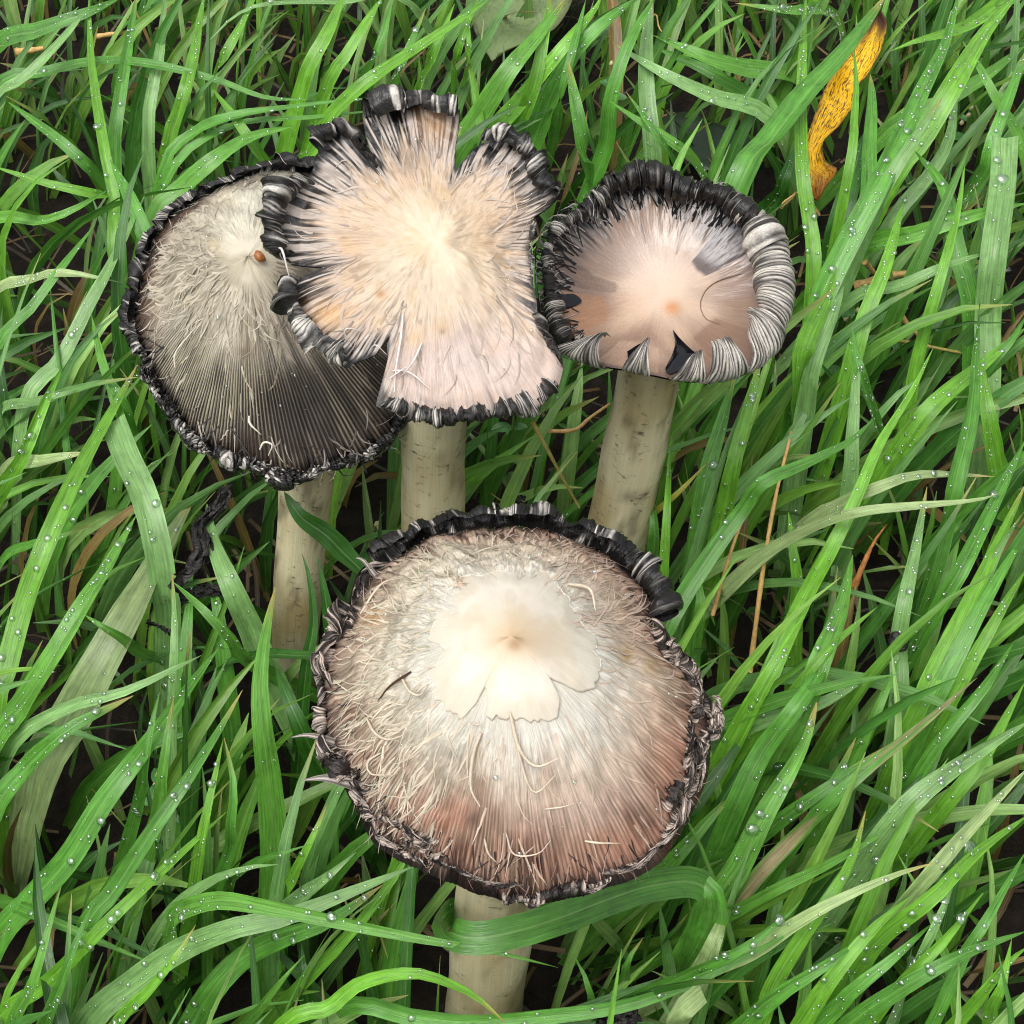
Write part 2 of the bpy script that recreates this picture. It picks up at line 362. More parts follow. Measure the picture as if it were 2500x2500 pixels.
def rim_curl(cap, parent, d0, d1, rho, phi, pinch=1., white=.5, seed=0, skew=0., gill=.00055, start=.975, out=0., name='rim_curl', nw=17, tint=(1, 1, 1)):
    """one piece of the cap edge rolled up and back over itself, gills outward"""
    a0, a1 = R_(d0), R_(d1); am = .5 * (a0 + a1); rg = np.random.RandomState(seed)
    width = abs(a1 - a0) * float(cap.rad(np.array(am))); ng = max(3, int(width / gill)); nu = max(13, min(ng * 4 + 1, 121))
    u = np.linspace(0, 1, nu)[:, None]; w = np.linspace(0, 1, nw)[None, :]
    shr = 1 - (1 - pinch) * ss(.1, 1., w)
    th = am + (u - .5) * (a1 - a0) * shr + skew * (a1 - a0) * w * w + (vn(u * 5 + seed, w * 3, 11) - .5) * (a1 - a0) * .08
    P0 = cap.pos(th, start + 0 * th); T = nrm(cap.pos(th, start + 0 * th) - cap.pos(th, start - .05 + 0 * th))
    Tm = nrm(np.broadcast_to(T[nu // 2, 0], T.shape) * .5 + T * .5); sdv = nrm(cap.pos(th + .02, start + 0 * th) - cap.pos(th - .02, start + 0 * th))
    Nn = nrm(np.cross(Tm, sdv)); Nn = np.where((Nn @ cap.n)[..., None] < 0, -Nn, Nn)
    ph = R_(phi) * w * (1 + .18 * (vn(u * 3 + seed * 7, 0 * w, 12) - .5)) + 0 * u
    env = (.7 + .6 * vn(u * 4 + seed * 3.3, 0 * w, 13)) if white < .8 else (.88 + .24 * vn(u * 2 + seed * 3.3, 0 * w, 13)); env = env * (.78 + .22 * np.sin(np.pi * np.clip(u, .03, .97)) ** .5)
    rr = rho * env * (1 - .42 * w)
    gp = u * ng + .5 * (vn(u * 6 + seed, w * 4 + seed, 14) - .5); g = np.abs(((gp + .25) % 1.0) - .5) * 2
    white = white if white >= .8 else white * RIMW; g = g ** .8; outn = np.sin(ph)[..., None] * Tm - np.cos(ph)[..., None] * Nn
    P = P0 + (rr * np.sin(ph) + out * w)[..., None] * Tm + (rr * (1 - np.cos(ph)))[..., None] * Nn
    P = P + outn * ((g - .5) * min(.00042, gill * .6) + (vn(u * 9 + seed, w * 6, 15) - .5) * rho * (.26 if white < .8 else .08) + (vn(u * (4 + width / .0012) + seed, w * 9, 21) - .5) * rho * (.16 if white < .8 else .03))[..., None]
    wn = .55 * vn(gp * .8 + seed * 5, w * 1.2, 16) + .45 * vn(u * (3 + width / .004) + seed * 9, w * 1.6 + seed, 18)
    k = ss(.2, .75, g + .5 * (vn(gp * .7 + 40, w * 5, 19) - .5)) * ss(.72 - white * .62, .90 - white * .55, wn)
    k = k * (.5 + .5 * vn(u * 4 + seed * 2, w * 3, 17))
    k = k * (1 - .75 * (white >= .8) * ss(.60, .78, vn(u * (2 + width / .005) + seed * 3, w * 2.2 + seed, 27)))
    c = mix(BLACK * np.array(tint), WHITE * (.8 + .35 * vn(gp * 1.1 + 7, w * 2, 20))[..., None], np.clip(k + .06 * white, 0, 1)) * np.array(tint)
    wet = np.clip((1 - k) * .95, 0, 1)
    return mk(name, P, grid_faces(nu, nw), M['rim'], parent, c, np.stack([u * 1.3 + 0 * w + seed, w * .2 + 0 * u, w + 0 * u], -1), wet)
def tufts(cap, parent, n, smin, smax, L, Wd, colfn, seed, curl=.5, name='fibre_scales', filt=None, spread=.5, mat=None):
    rg = np.random.RandomState(seed); acc = Acc(); K = 6
    for i in range(n):
        th = rg.rand() * 2 * math.pi; q = math.sqrt(smin ** 2 + rg.rand() * (smax ** 2 - smin ** 2))
        X, Y, _ = proj(cap.pos(th, q))
        if filt and rg.rand() > filt(float(X), float(Y), q): continue
        Rr = float(cap.rad(np.array(th))); l = L * rg.uniform(.5, 1.4); wd = Wd * rg.uniform(.5, 1.4)
        dth = rg.normal(0, spread) * l / Rr; t = np.linspace(0, 1, K)
        bend = rg.normal(0, .35) * l / Rr
        qq = np.minimum(q + t * l / Rr * .9, 1.06); tt = th + dth * t / max(q, .3) + bend * t * t / max(q, .3)
        lift = (.0003 + curl * l * rg.uniform(.02, .35) * t ** 2.2)
        C = cap.pos(tt, qq, lift); nn = cap.normal(np.array(th), np.array(q))
        V, _, _, _ = ribbon(C, wd * (1 - t ** 1.6 * .92) * (.55 + .45 * np.minimum(1, t * 4)), nn, 3, -.35)
        c = colfn(float(X), float(Y), q, rg); cc = np.repeat(c[None] * (0.92 + .12 * t[:, None]), 3, 0).reshape(K, 3, 3) if False else np.broadcast_to((c[None] * (.9 + .14 * t[:, None]))[:, None], (K, 3, 3))
        pv = np.stack([np.broadcast_to(np.linspace(-1, 1, 3)[None], (K, 3)) + i, np.broadcast_to(t[:, None], (K, 3)), np.full((K, 3), i * .37)], -1)
        acc.add(V, grid_faces(K, 3), cc, pv, .1)
    o = acc.build(name, mat or M['tuft'], parent); o['kind'] = 'stuff'; return o
def strand(cap, parent, pts, r, col, lift, name='strand', mat=None):
    """a loose fibre lying on the cap, through photo pixels"""
    th_q = [cap.find(*p) for p in pts]; n = len(pts)
    P = np.array([cap.pos(a, q, l) for (a, q), l in zip(th_q, np.interp(np.linspace(0, 1, n), np.linspace(0, 1, len(lift)), lift))])
    C = spline(P, 14); t = np.linspace(0, 1, 14); V, F = tube(C, r * .62 * (1 - .75 * t ** 2) * (.6 + .4 * np.minimum(1, t * 5)), 6)
    return mk(name, V, F, mat or M['tuft'], parent, np.broadcast_to(lin(*col), V.shape), V * 60, np.full(len(V), .2))
def stem(parent, base, top, r0, r1, bend=(0, 0, 0), dark=0.0, seed=0):
    K, n = 40, 36; t = np.linspace(0, 1, K); base, top = np.array(base), np.array(top)
    C = base + (top - base) * t[:, None] + np.array(bend) * (np.sin(np.pi * t))[:, None]
    T = nrm(np.gradient(C, axis=0)); a = nrm(np.cross(T, np.array([0, 1.0, 0]))); b = np.cross(T, a); ang = np.arange(n) * 2 * math.pi / n
    rad = (r0 + (r1 - r0) * t)[:, None] * (1 + .10 * (fbt(ang[None, :], 5, t[:, None] * 5 + seed, 30 + seed) - .5) + .05 * (vn(t[:, None] * 9, 0 * ang[None, :], 31) - .5))
    V = C[:, None] + (a[:, None] * np.cos(ang)[None, :, None] + b[:, None] * np.sin(ang)[None, :, None]) * rad[..., None]
    nz = fbt(ang[None, :], 4, t[:, None] * 6 + 9, 40 + seed); c = mix(lin(222, 210, 172), lin(188, 168, 122), ss(.35, .7, nz))
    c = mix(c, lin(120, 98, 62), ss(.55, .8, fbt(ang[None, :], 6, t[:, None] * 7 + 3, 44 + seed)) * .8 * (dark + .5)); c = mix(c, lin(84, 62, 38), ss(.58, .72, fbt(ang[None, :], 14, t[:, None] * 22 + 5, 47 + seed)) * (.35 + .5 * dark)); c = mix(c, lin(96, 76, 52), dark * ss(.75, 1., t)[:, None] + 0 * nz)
    pv = np.stack([np.cos(ang)[None, :] + 0 * t[:, None] + seed * 3, np.sin(ang)[None, :] + 0 * t[:, None], t[:, None] * .9 + 0 * ang[None, :]], -1)
    i = np.arange(K - 1); F = np.concatenate([grid_faces(K, n), np.stack([i * n + n - 1, (i + 1) * n + n - 1, (i + 1) * n, i * n], -1)])
    return mk('stem', V, F, M['stem'], parent, c * .84, pv, None, origin=base)
CAPS = []; STEMS = []; RIMW = .82
G_MUSH = 'shaggy ink caps growing in the clump'

# ---- front mushroom: broad bell-shaped cap with a pale lobed crown
outA = [(985,1335),(1035,1262),(1100,1282),(1200,1282),(1330,1274),(1440,1312),(1530,1362),(1580,1400),(1615,1470),(1606,1530),(1650,1592),(1720,1642),(1752,1690),(1757,1800),(1750,1900),(1695,2020),(1628,2122),(1505,2188),(1400,2218),(1300,2232),(1190,2214),(1100,2182),(1000,2140),(898,2078),(850,1990),(815,1920),(785,1860),(765,1790),(760,1720),(750,1640),(772,1590),(822,1530),(852,1440),(872,1390),(905,1355)]
A = Cap(1248, 1762, .172, 5, .047, lambda q, th: 1 - np.power(np.clip(q, 0, 2), 1.45), outA, .0022, smooth=9)
def gA(th, q): return np.abs(((th / (2 * math.pi) * 236 + 1.1 * tn(th, 60, q * 3, 58)) % 1.0) - .5) * 2
def dispA(th, q):
    n1 = fbt(th, 26, q * 7, 50) - .5; n2 = fbt(th, 110, q * 9, 55) - .5
    e = ss(.34, .5, q)
    g = gA(th, q)
    n3 = fbt(th + .25 * q, 60, q * 16, 57) - .5
    return e * (n1 * .0030 + n2 * .0022 + n3 * .0034 * ss(.2, -.3, np.cos(th) + .4 * -np.sin(th))) + ss(.60, .85, q) * (g - .5) * .0007 * ss(.3, .5, fbt(th, 9, q * 2, 59)) * ss(.35, -.15, np.sin(th)) + (fbt(th, 9, q * 2, 52) - .5) * .004 * ss(.6, 1, q)
A.disp = dispA
rootA = thing('mushroom', at(1172, 2515, 0), 'broad bell-shaped ink cap mushroom with pale lobed crown and pinkish frayed lower edge', 'mushroom', G_MUSH)
stem(rootA, at(1172, 2515, 0) - np.array([0, 0, .01]), A.O + A.n * .03, .0125, .0105, (.001, 0, 0), .0, 1); STEMS.append((at(1172, 2515, 0), A.O, .0135, A))
def colA(TH, Q, X, Y):
    f = fbt(TH, 90, Q * 4, 60); g = fbt(TH, 14, Q * 3, 63); hi = tn(TH, 256, Q * 6, 66)
    left = ss(1420, 1000, X + .35 * (Y - 1700)); c = mix(lin(230, 204, 180), lin(224, 212, 188), left)
    c = mix(c, lin(238, 232, 218), ss(.72, .38, Q + .15 * (f - .5)))
    c = mix(c, lin(206, 180, 164), ss(.5, .72, Q) * ss(1750, 2000, Y) * .8)
    c = mix(c, lin(192, 192, 172), ss(.4, .75, g) * left * .45)
    edge = ss(.60, .92, Q + .16 * (f - .5) + .14 * (g - .5) + .08 * left * ss(1500, 1900, Y))
    c = mix(c, lin(172, 128, 104), edge * (.8 - .2 * left))
    gl = gA(TH, Q); c = mix(c, lin(84, 54, 42), ss(.5, .12, gl + .5 * (tn(TH, 90, Q * 9, 65) - .5)) * ss(.58, .84, Q + .2 * (g - .5)) * ss(.5, -.1, np.sin(TH)) * .85)
    hi = tn(TH, 420, Q * 7, 66); strk = ss(.52, .70, hi * .6 + f * .4); c = mix(c, lin(92, 62, 50), strk * ss(.62, .9, Q) * .9)
    fb = fbt(TH + .2 * Q, 60, Q * 16, 57); c = mix(c, lin(150, 138, 118), ss(.52, .34, fb) * ss(.4, .6, Q) * (.25 + .35 * left))  # hollows of the fibre relief darkened: shading put into the colour
    c = mix(c, lin(52, 38, 36), ss(.88, .99, Q + .1 * (f - .5)))
    c = mix(c, BLACK, ss(.93, 1.0, Q + .06 * (hi - .5)) * .8)
    c = spots(c, X, Y, [(1640,1850,70,120,lin(206,150,124),.45),(1110,1990,90,50,lin(196,140,112),.5),(1500,2060,110,50,lin(200,144,118),.5),(1530,1600,22,28,lin(196,160,104),.8),(1590,1625,24,26,lin(206,170,120),.6),(910,1510,30,30,lin(196,150,90),.6),(1130,1420,30,20,lin(200,150,100),.6),(1170,1920,24,40,lin(160,128,106),.6),(1155,2000,22,22,lin(96,80,72),.7),(1340,1890,20,60,lin(190,160,140),.5)])
    wet = ss(.86, .97, Q) * ss(.4, .6, g) * .9 + .1
    return c * .82, wet
capA = cap_surface(A, 'cap', 1600, 150, colA, M['cap'], rootA); cap_gills(A, capA, .006)
# the pale crown: a smooth patch torn into blunt lobes, lying proud of the fibres
discpx = [(1455,1600),(1440,1540),(1400,1480),(1365,1430),(1340,1395),(1312,1388),(1285,1402),(1272,1418),(1250,1395),(1215,1385),(1170,1400),(1120,1420),(1085,1450),(1060,1500),(1050,1560),(1085,1590),(1050,1640),(1052,1700),(1085,1742),(1130,1748),(1165,1712),(1188,1672),(1192,1700),(1190,1748),(1250,1758),(1310,1760),(1362,1748),(1366,1710),(1340,1655),(1372,1672),(1410,1690),(1450,1690),(1470,1655)]
td = sorted([A.find(*p) for p in discpx]); tdt = np.array([x[0] for x in td]); tdr = np.array([x[1] for x in td])
def build_disc():
    nt, ns = 540, 44; th = np.arange(nt) * 2 * math.pi / nt; rr = np.interp(th, tdt, tdr, period=2 * math.pi) * (1 + .10 * (tn(th, 40, 0, 70) - .5) + .05 * (tn(th, 130, 0, 71) - .5))
    f = np.concatenate([np.linspace(.0, .97, ns - 4), [.985, 1.0, 1.0, .985]]); TH, Fq = np.meshgrid(th, f, indexing='ij'); Q = rr[:, None] * Fq
    low_ = ss(.2, -.6, np.sin(TH)); off = .0003 + .0008 * low_ - .0004 * Fq ** 6 + (fbt(TH, 18, Q * 9, 72) - .5) * .0010 * ss(.3, .9, Fq) + .0006 * ss(.6, 1, Fq) * (tn(th, 24, 0, 73)[:, None] - .3)
    off[:, -2:] = np.array([.0003, -.0003])[None]
    P = A.pos(TH, Q) ; P = P + (off - A.disp(TH, Q) * .7)[..., None] * A.n
    X, Y, _ = proj(P); g = fbt(TH, 12, Q * 9, 74)
    c = mix(lin(242, 234, 218), lin(230, 218, 196), ss(.4, .7, g))
    c = spots(c, X, Y, [(1252,1560,100,75,lin(206,178,138),.9),(1255,1572,22,20,lin(166,132,92),.9),(1330,1590,30,30,lin(214,196,176),.4),(1180,1500,40,30,lin(226,200,170),.3)])
    c = mix(c, lin(232, 223, 204), ss(.6, 1, Fq) * (1 - .6 * low_))
    mk('cap_crown', P, grid_faces(nt, ns, True), M['capsoft'], capA, c * .76, pcv(TH, Q), np.full(Q.shape, .12))
build_disc()
def tcolA(x, y, q, rg):
    l = float(ss(1450, 1000, x + .35 * (y - 1700))); c = lin(226, 202, 180) * (1 - l) + lin(224, 212, 188) * l
    c = c * (1 - .5 * float(ss(.72, .95, q))) + lin(150, 104, 84) * .5 * float(ss(.72, .95, q)); return c * rg.uniform(.76, .88)
tufts(A, capA, 850, .36, .86, .0075, .0006, lambda x, y, q, rg: (tcolA(x, y, q, rg) if rg.rand() < .8 or x > 1150 else lin(196, 190, 166) * .78), 5, .05, filt=lambda x, y, q: .95 if x < 1080 or y < 1580 else (.30 if q < .6 else .05), spread=.18)
tufts(A, capA, 110, .40, .88, .0065, .0006, tcolA, 55, .3, name='raised_scales', filt=lambda x, y, q: 1. if x < 1120 or y < 1620 else .45, spread=.5)
tufts(A, capA, 420, .82, .96, .0035, .0004, lambda x, y, q, rg: lin(170, 140, 126) * rg.uniform(.35, 1.0) if rg.rand() < .5 else lin(46, 32, 30), 6, .2, name='edge_fibres', spread=.4)
rgi = np.random.RandomState(61)
for k_ in range(26):
    d_ = rgi.choice([rgi.uniform(128, 240), rgi.uniform(318, 385)]); w_ = rgi.uniform(5, 12)
    rim_curl(A, capA, d_, d_ + w_, rgi.uniform(.0011, .0024), rgi.uniform(140, 360), rgi.uniform(.1, .6), rgi.uniform(.55, .78), 1500 + k_, skew=rgi.uniform(-1, 1), gill=.0008, tint=(1, .86, .8), start=rgi.uniform(.86, .93), nw=16)
for pts, r, lf in [([(1150,1768),(1165,1780),(1182,1778)],.0004,[.001,.003,.002]),([(1175,1790),(1155,1850),(1148,1930),(1170,1985)],.0008,[.001,.002,.003,.004]),([(1245,1740),(1270,1840),(1310,1880),(1365,1870)],.0008,[.001,.002,.003,.005]),([(1255,1800),(1290,1920),(1310,1945),(1355,1905)],.0006,[.001,.002,.003,.004]),([(980,1650),(1000,1700),(1030,1710),(1050,1690)],.0006,[.001,.003,.003,.004]),([(895,1760),(920,1800),(950,1822),(990,1808)],.0006,[.001,.003,.004,.003]),([(1185,2050),(1195,2090),(1215,2110)],.0005,[.001,.002,.002]),([(1235,2040),(1255,2090),(1310,2095),(1340,2060)],.0004,[.001,.002,.002,.003]),([(1430,2060),(1465,2072),(1510,2064)],.0005,[.001,.003,.002]),([(1330,1975),(1370,1980),(1400,1970)],.0004,[.001,.002,.002]),([(880,1500),(930,1440),(985,1420)],.0005,[.001,.002,.002]),([(1390,1430),(1440,1450),(1452,1500)],.0008,[.001,.003,.002]),([(930,1840),(900,1870),(905,1895),(960,1905)],.0005,[.001,.002,.002,.003])]:
    strand(A, capA, pts, r, (206, 190, 168), lf)
strand(A, capA, [(1000,1645),(950,1680),(925,1715)], .0006, (74, 52, 38), [.0008, .0012, .0008], name='dark_shred')
# frayed edge: black rolls at the back, pale hooked curls elsewhere
rg = np.random.RandomState(21)
for d0, d1 in [(52,66),(64,80),(78,94),(93,108),(106,121),(118,128)]:
    rim_curl(A, capA, d0, d1, .0042, 235, .95, .22, int(d0), gill=.0007)
for d0, d1 in [(33,45),(42,54)]:
    rim_curl(A, capA, d0, d1, .0046, 330, .8, .2, int(d0), gill=.0007)
d = 128.0
while d < 360 + 24:
    wd_ = rg.uniform(5, 14); dd = d % 360
    near = 200 < dd < 340
    rim_curl(A, capA, d, d + wd_ * 1.25, rg.uniform(.0012, .0036) * (.72 if near else .95), rg.uniform(120, 400), rg.uniform(.15, .9), rg.uniform(.5, .79), int(d * 7), skew=rg.uniform(-.9, .9), gill=rg.uniform(.0006, .0009), tint=(1, .88, .83), start=rg.uniform(.93, .975))
    d += wd_
# three torn points that stick out of the edge
for tip, root, k in [((712,1800),(800,1830),.0011),((742,1905),(850,1945),.0017),((868,1362),(900,1400),.0009)]:
    a, q = A.find(*root); P1 = A.pos(a, .96); P2 = on_plane(tip[0], tip[1], P1 + np.array([0, 0, .002]), A.n)
    C = spline([P1 - (P2 - P1) * .3, P1 + [0, 0, .001], P1 + (P2 - P1) * .55 + [0, 0, .0025], P2], 14); t = np.linspace(0, 1, 14)
    V, _, _, _ = ribbon(C, k * 2 * (1 - t ** 1.5 * .9), A.n, 9, .6); u = np.linspace(-1, 1, 9)[None, :]; kk = (np.abs((u * 3.2) % 1 - .5) * 2) + 0 * t[:, None]
    mk('edge_point', V, grid_faces(14, 9), M['rim'], capA, mix(lin(70, 56, 52), lin(220, 210, 200), kk), np.stack([u + 0 * t[:, None], 0 * u + t[:, None], 0 * u + 0 * t[:, None]], -1), 1 - kk)
CAPS.append((A, outA))

# ---- right mushroom: shallow wet bowl with a rolled white and black edge
outB = [(1276,690),(1278,610),(1302,545),(1368,492),(1430,445),(1490,400),(1570,380),(1680,420),(1790,440),(1862,494),(1918,556),(1954,648),(1964,720),(1956,796),(1912,890),(1812,960),(1700,978),(1600,962),(1500,942),(1415,922),(1335,896),(1300,840),(1288,760)]
B = Cap(1625, 680, .185, 14, .010, lambda q, th: np.power(np.clip(q, 0, 2), 2.4) - 1 + .25 * np.exp(-(q / .35) ** 2), outB, .0062, smooth=15)
B.disp = lambda th, q: (fbt(th, 12, q * 3, 80) - .5) * .002 * ss(.2, 1, q) + (fbt(th, 90, q * 5, 82) - .5) * .0011 * ss(.45, .9, q) * ss(-.2, .3, np.sin(th))
rootB = thing('mushroom', at(1440, 1560, 0), 'flattened ink cap mushroom with wet tan bowl and thick white rolled gill edge', 'mushroom', G_MUSH)
stem(rootB, at(1440, 1560, 0) - np.array([0, 0, .01]), B.O - B.n * .0150, .0125, .0096, (.001, -.002, 0), .35, 2); STEMS.append((at(1440, 1560, 0), B.O, .0135, B))
def colB(TH, Q, X, Y):
    f = fbt(TH, 90, Q * 3, 84); g = fbt(TH, 13, Q * 2.5, 87); hi = tn(TH, 220, Q * 5, 89); cen = ss(.1, .45, Q); f = .5 + (f - .5) * cen; hi = .5 + (hi - .5) * cen; g = g * cen + vn(X / 50, Y / 50, 98) * (1 - cen)
    c = mix(lin(216, 186, 158), lin(150, 122, 102), ss(.12, .62, Q + .7 * (g - .5)))
    c = mix(c, lin(150, 128, 120), ss(.55, .8, g) * ss(.3, .7, Q) * .55)
    up = ss(.15, .75, np.sin(TH) + .25 * np.cos(TH) * -1); lf = ss(.2, .9, -np.cos(TH))
    drk = ss(.68, .9, Q * (1 + .12 * lf) + .28 * (f - .5) + .12 * (hi - .5)) * np.maximum(up, lf * .75)
    c = mix(c, mix(lin(122, 110, 104), lin(34, 32, 34), ss(.45, .62, hi * .5 + f * .5)), drk)
    c = mix(c, BLACK, ss(.80, .94, Q + .2 * (f - .5) + .1 * (hi - .5)) * up)
    c = mix(c, lin(84, 74, 74), ss(.86, 1.0, Q) * .7)
    c = spots(c, X, Y, [(1610,640,120,85,lin(240,218,202),.85),(1650,690,110,60,lin(236,212,192),.5),(1745,555,70,60,lin(92,84,86),.95),(1790,600,40,40,lin(128,112,106),.7),(1800,770,70,60,lin(150,124,104),.55),(1720,770,40,60,lin(190,164,144),.4),(1420,790,60,60,lin(190,146,112),.5),(1640,752,22,18,lin(206,138,70),.9),(1560,815,60,40,lin(160,128,108),.5),(1480,640,60,50,lin(150,128,112),.5),(1380,620,50,60,lin(120,104,96),.5),(1440,720,70,18,lin(140,116,108),.5),(1540,740,60,30,lin(206,164,136),.4),(1600,870,40,40,lin(214,184,160),.5),(1530,860,30,30,lin(150,128,114),.5)])
    def wedge(a0, a1, q0, q1):
        a = np.mod(np.degrees(TH) + 180, 360) - 180; w_ = .6 + 2.5 * (1 - Q); return ss(a0 - .6, a0 + .6, a) * ss(a1 + .6, a1 - .6, a) * ss(q0, q0 + .05, Q + .002 * np.abs(a - .5 * (a0 + a1)) * -1) * ss(q1 + .05, q1, Q)
    for a0, a1, q0, colr, k in [(24, 50, .36, (70, 62, 66), .85), (10, 23, .5, (150, 128, 118), .5), (-62, -30, .42, (138, 106, 84), .7), (166, 180, .35, (120, 98, 88), .55), (196, 199, .3, (110, 86, 74), .0), (-176, -150, .45, (176, 128, 92), .6), (-128, -96, .55, (206, 172, 146), .5), (70, 73, .4, (110, 90, 82), .5), (104, 107, .45, (100, 84, 78), .5)]:
        c = mix(c, lin(*colr), wedge(a0, a1, q0, .93) * k)
    wet = .35 + .5 * ss(1600, 1800, X) * ss(600, 720, Y)
    return c * .74, wet
capB = cap_surface(B, 'cap', 1200, 100, colB, M['capwet'], rootB); cap_gills(B, capB, .004)
for spec in [(4,34,.0074,235,.85,.90,1,.0,.0013),(-16,8,.0072,240,.85,.90,2,.0,.0013),(-33,-13,.0074,230,.6,.90,3,.25,.0013),(-60,-31,.0086,205,.5,.90,4,.3,.0013),(-78,-57,.0088,195,.5,.90,5,.2,.0013),(-90,-76,.0070,185,.35,.90,6,.4,.0010),(-113,-101,.0074,200,.08,.90,7,.25,.0010),(-143,-122,.0076,200,.10,.90,8,.25,.0010),(30,44,.0048,250,.8,.5,9,0,.0007),(42,58,.0042,250,.9,.3,10,0,.0006),(56,72,.0038,240,.9,.22,11,0,.0006),(70,86,.0042,260,.9,.25,12,0,.0006),(84,101,.005,280,.8,.3,13,0,.0006),(99,114,.0046,260,.8,.25,14,0,.0006),(113,128,.0036,240,.8,.35,15,0,.0006),(127,143,.003,220,.7,.35,16,.2,.0006),(142,160,.0026,200,.7,.4,17,0,.0006),(158,176,.0026,200,.6,.55,18,0,.0006),(175,190,.0028,210,.7,.5,19,0,.0006),(190,205,.0032,240,.6,.5,20,0,.0006),(204,221,.0034,280,.6,.35,22,0,.0006)]:
    rim_curl(B, capB, spec[0] - 1, spec[1] + 1, spec[2] * 1.22, spec[3], spec[4], spec[5], 300 + spec[6], skew=spec[7], gill=spec[8], start=.97, tint=(1, .99, .97))
tufts(B, capB, 900, .72, 1.0, .0075, .0007, lambda x, y, q, rg: lin(190, 182, 174) * rg.uniform(.15, 1.1) if rg.rand() < .42 else lin(14, 12, 14), 8, .7, name='edge_fibres', filt=lambda x, y, q: 1. if (y < 560 or x < 1430) else .0, spread=.3, mat=M['rim'])
def pool(cap, parent, pts, off, mat, name='ink_pool'):
    tq = [cap.find(*p) for p in pts + pts[:1]]; P = spline(np.array([cap.pos(a, q, off) for a, q in tq]), 33)[:-1]; c = P.mean(0); V = []
    for k in (1.0, .8, .4): V += [c + (p - c) * k + cap.n * (.0004 * (1 - k)) for p in P]
    n = len(P); F = [[i, (i + 1) % n, n + (i + 1) % n, n + i] for i in range(n)] + [[n + i, n + (i + 1) % n, 2 * n + (i + 1) % n, 2 * n + i] for i in range(n)] + [[2 * n + i for i in range(n)]]
    return mk(name, V, F, mat, parent)
pool(B, capB, [(1642,806),(1660,830),(1690,858),(1702,868),(1675,895),(1640,915),(1622,905),(1640,870),(1648,840)], .0009, M['ink'])
pool(B, capB, [(1530,862),(1572,840),(1580,870),(1568,895),(1540,900)], .0009, M['ink'])
pool(B, capB, [(1358,725),(1400,722),(1420,738),(1392,752),(1362,748)], .0008, M['ink'])
strand(B, capB, [(1812,668),(1760,685),(1722,708),(1710,745),(1725,780),(1760,792)], .0003, (120, 94, 76), [.0003, .0003], name='meniscus_line')
CAPS.append((B, outB))

# ---- middle mushroom: flat ragged cap split into lobes
outC = [(884,330),(874,262),(980,238),(1130,246),(1118,330),(1116,385),(1122,392),(1140,372),(1180,330),(1250,312),(1310,352),(1350,430),(1392,478),(1330,520),(1318,600),(1326,700),(1334,790),(1362,860),(1394,920),(1380,968),(1330,1012),(1200,1040),(1050,1048),(908,1020),(926,950),(938,900),(944,838),(934,862),(905,890),(842,908),(775,858),(712,795),(680,722),(684,682),(735,664),(762,656),(726,648),(684,640),(634,608),(628,540),(640,468),(680,436),(735,415),(755,370),(762,318),(812,302),(862,345),(895,392),(910,410),(903,385)]
C_ = Cap(1060, 600, .214, 27, .012, lambda q, th: 1 - .9 * np.power(np.clip(q, 0, 2), 1.6) + .55 * np.power(np.clip(q, 0, 2), 4) - .65, outC, .0030, smooth=3)
def dispC(th, q):
    q0 = q; q = q * C_.rad(th) / np.interp(np.mod(th, 2 * math.pi), C_.tab, C_.Rs)
    return (fbt(th, 8, q * 1.5, 90) - .5) * .010 * ss(.45, 1, q) + (fbt(th, 100, q * 4, 92) - .5) * .0013 * ss(.35, .8, q) + (fbt(th, 24, q * 7, 94) - .5) * .0020 * ss(.05, .3, q) + (vn(np.cos(th) * q * 7 + 9, np.sin(th) * q * 7 + 9, 95) - .5) * .0016
C_.disp = dispC
rootC = thing('mushroom', at(1050, 1560, 0), 'flat ragged ink cap mushroom split into lobes, cream centre, overlapping the dark conical one', 'mushroom', G_MUSH)
stem(rootC, at(1050, 1560, 0) - np.array([0, 0, .01]), C_.O - C_.n * .004, .0122, .0096, (0, -.001, 0), .15, 3); STEMS.append((at(1050, 1560, 0), C_.O, .0135, C_))
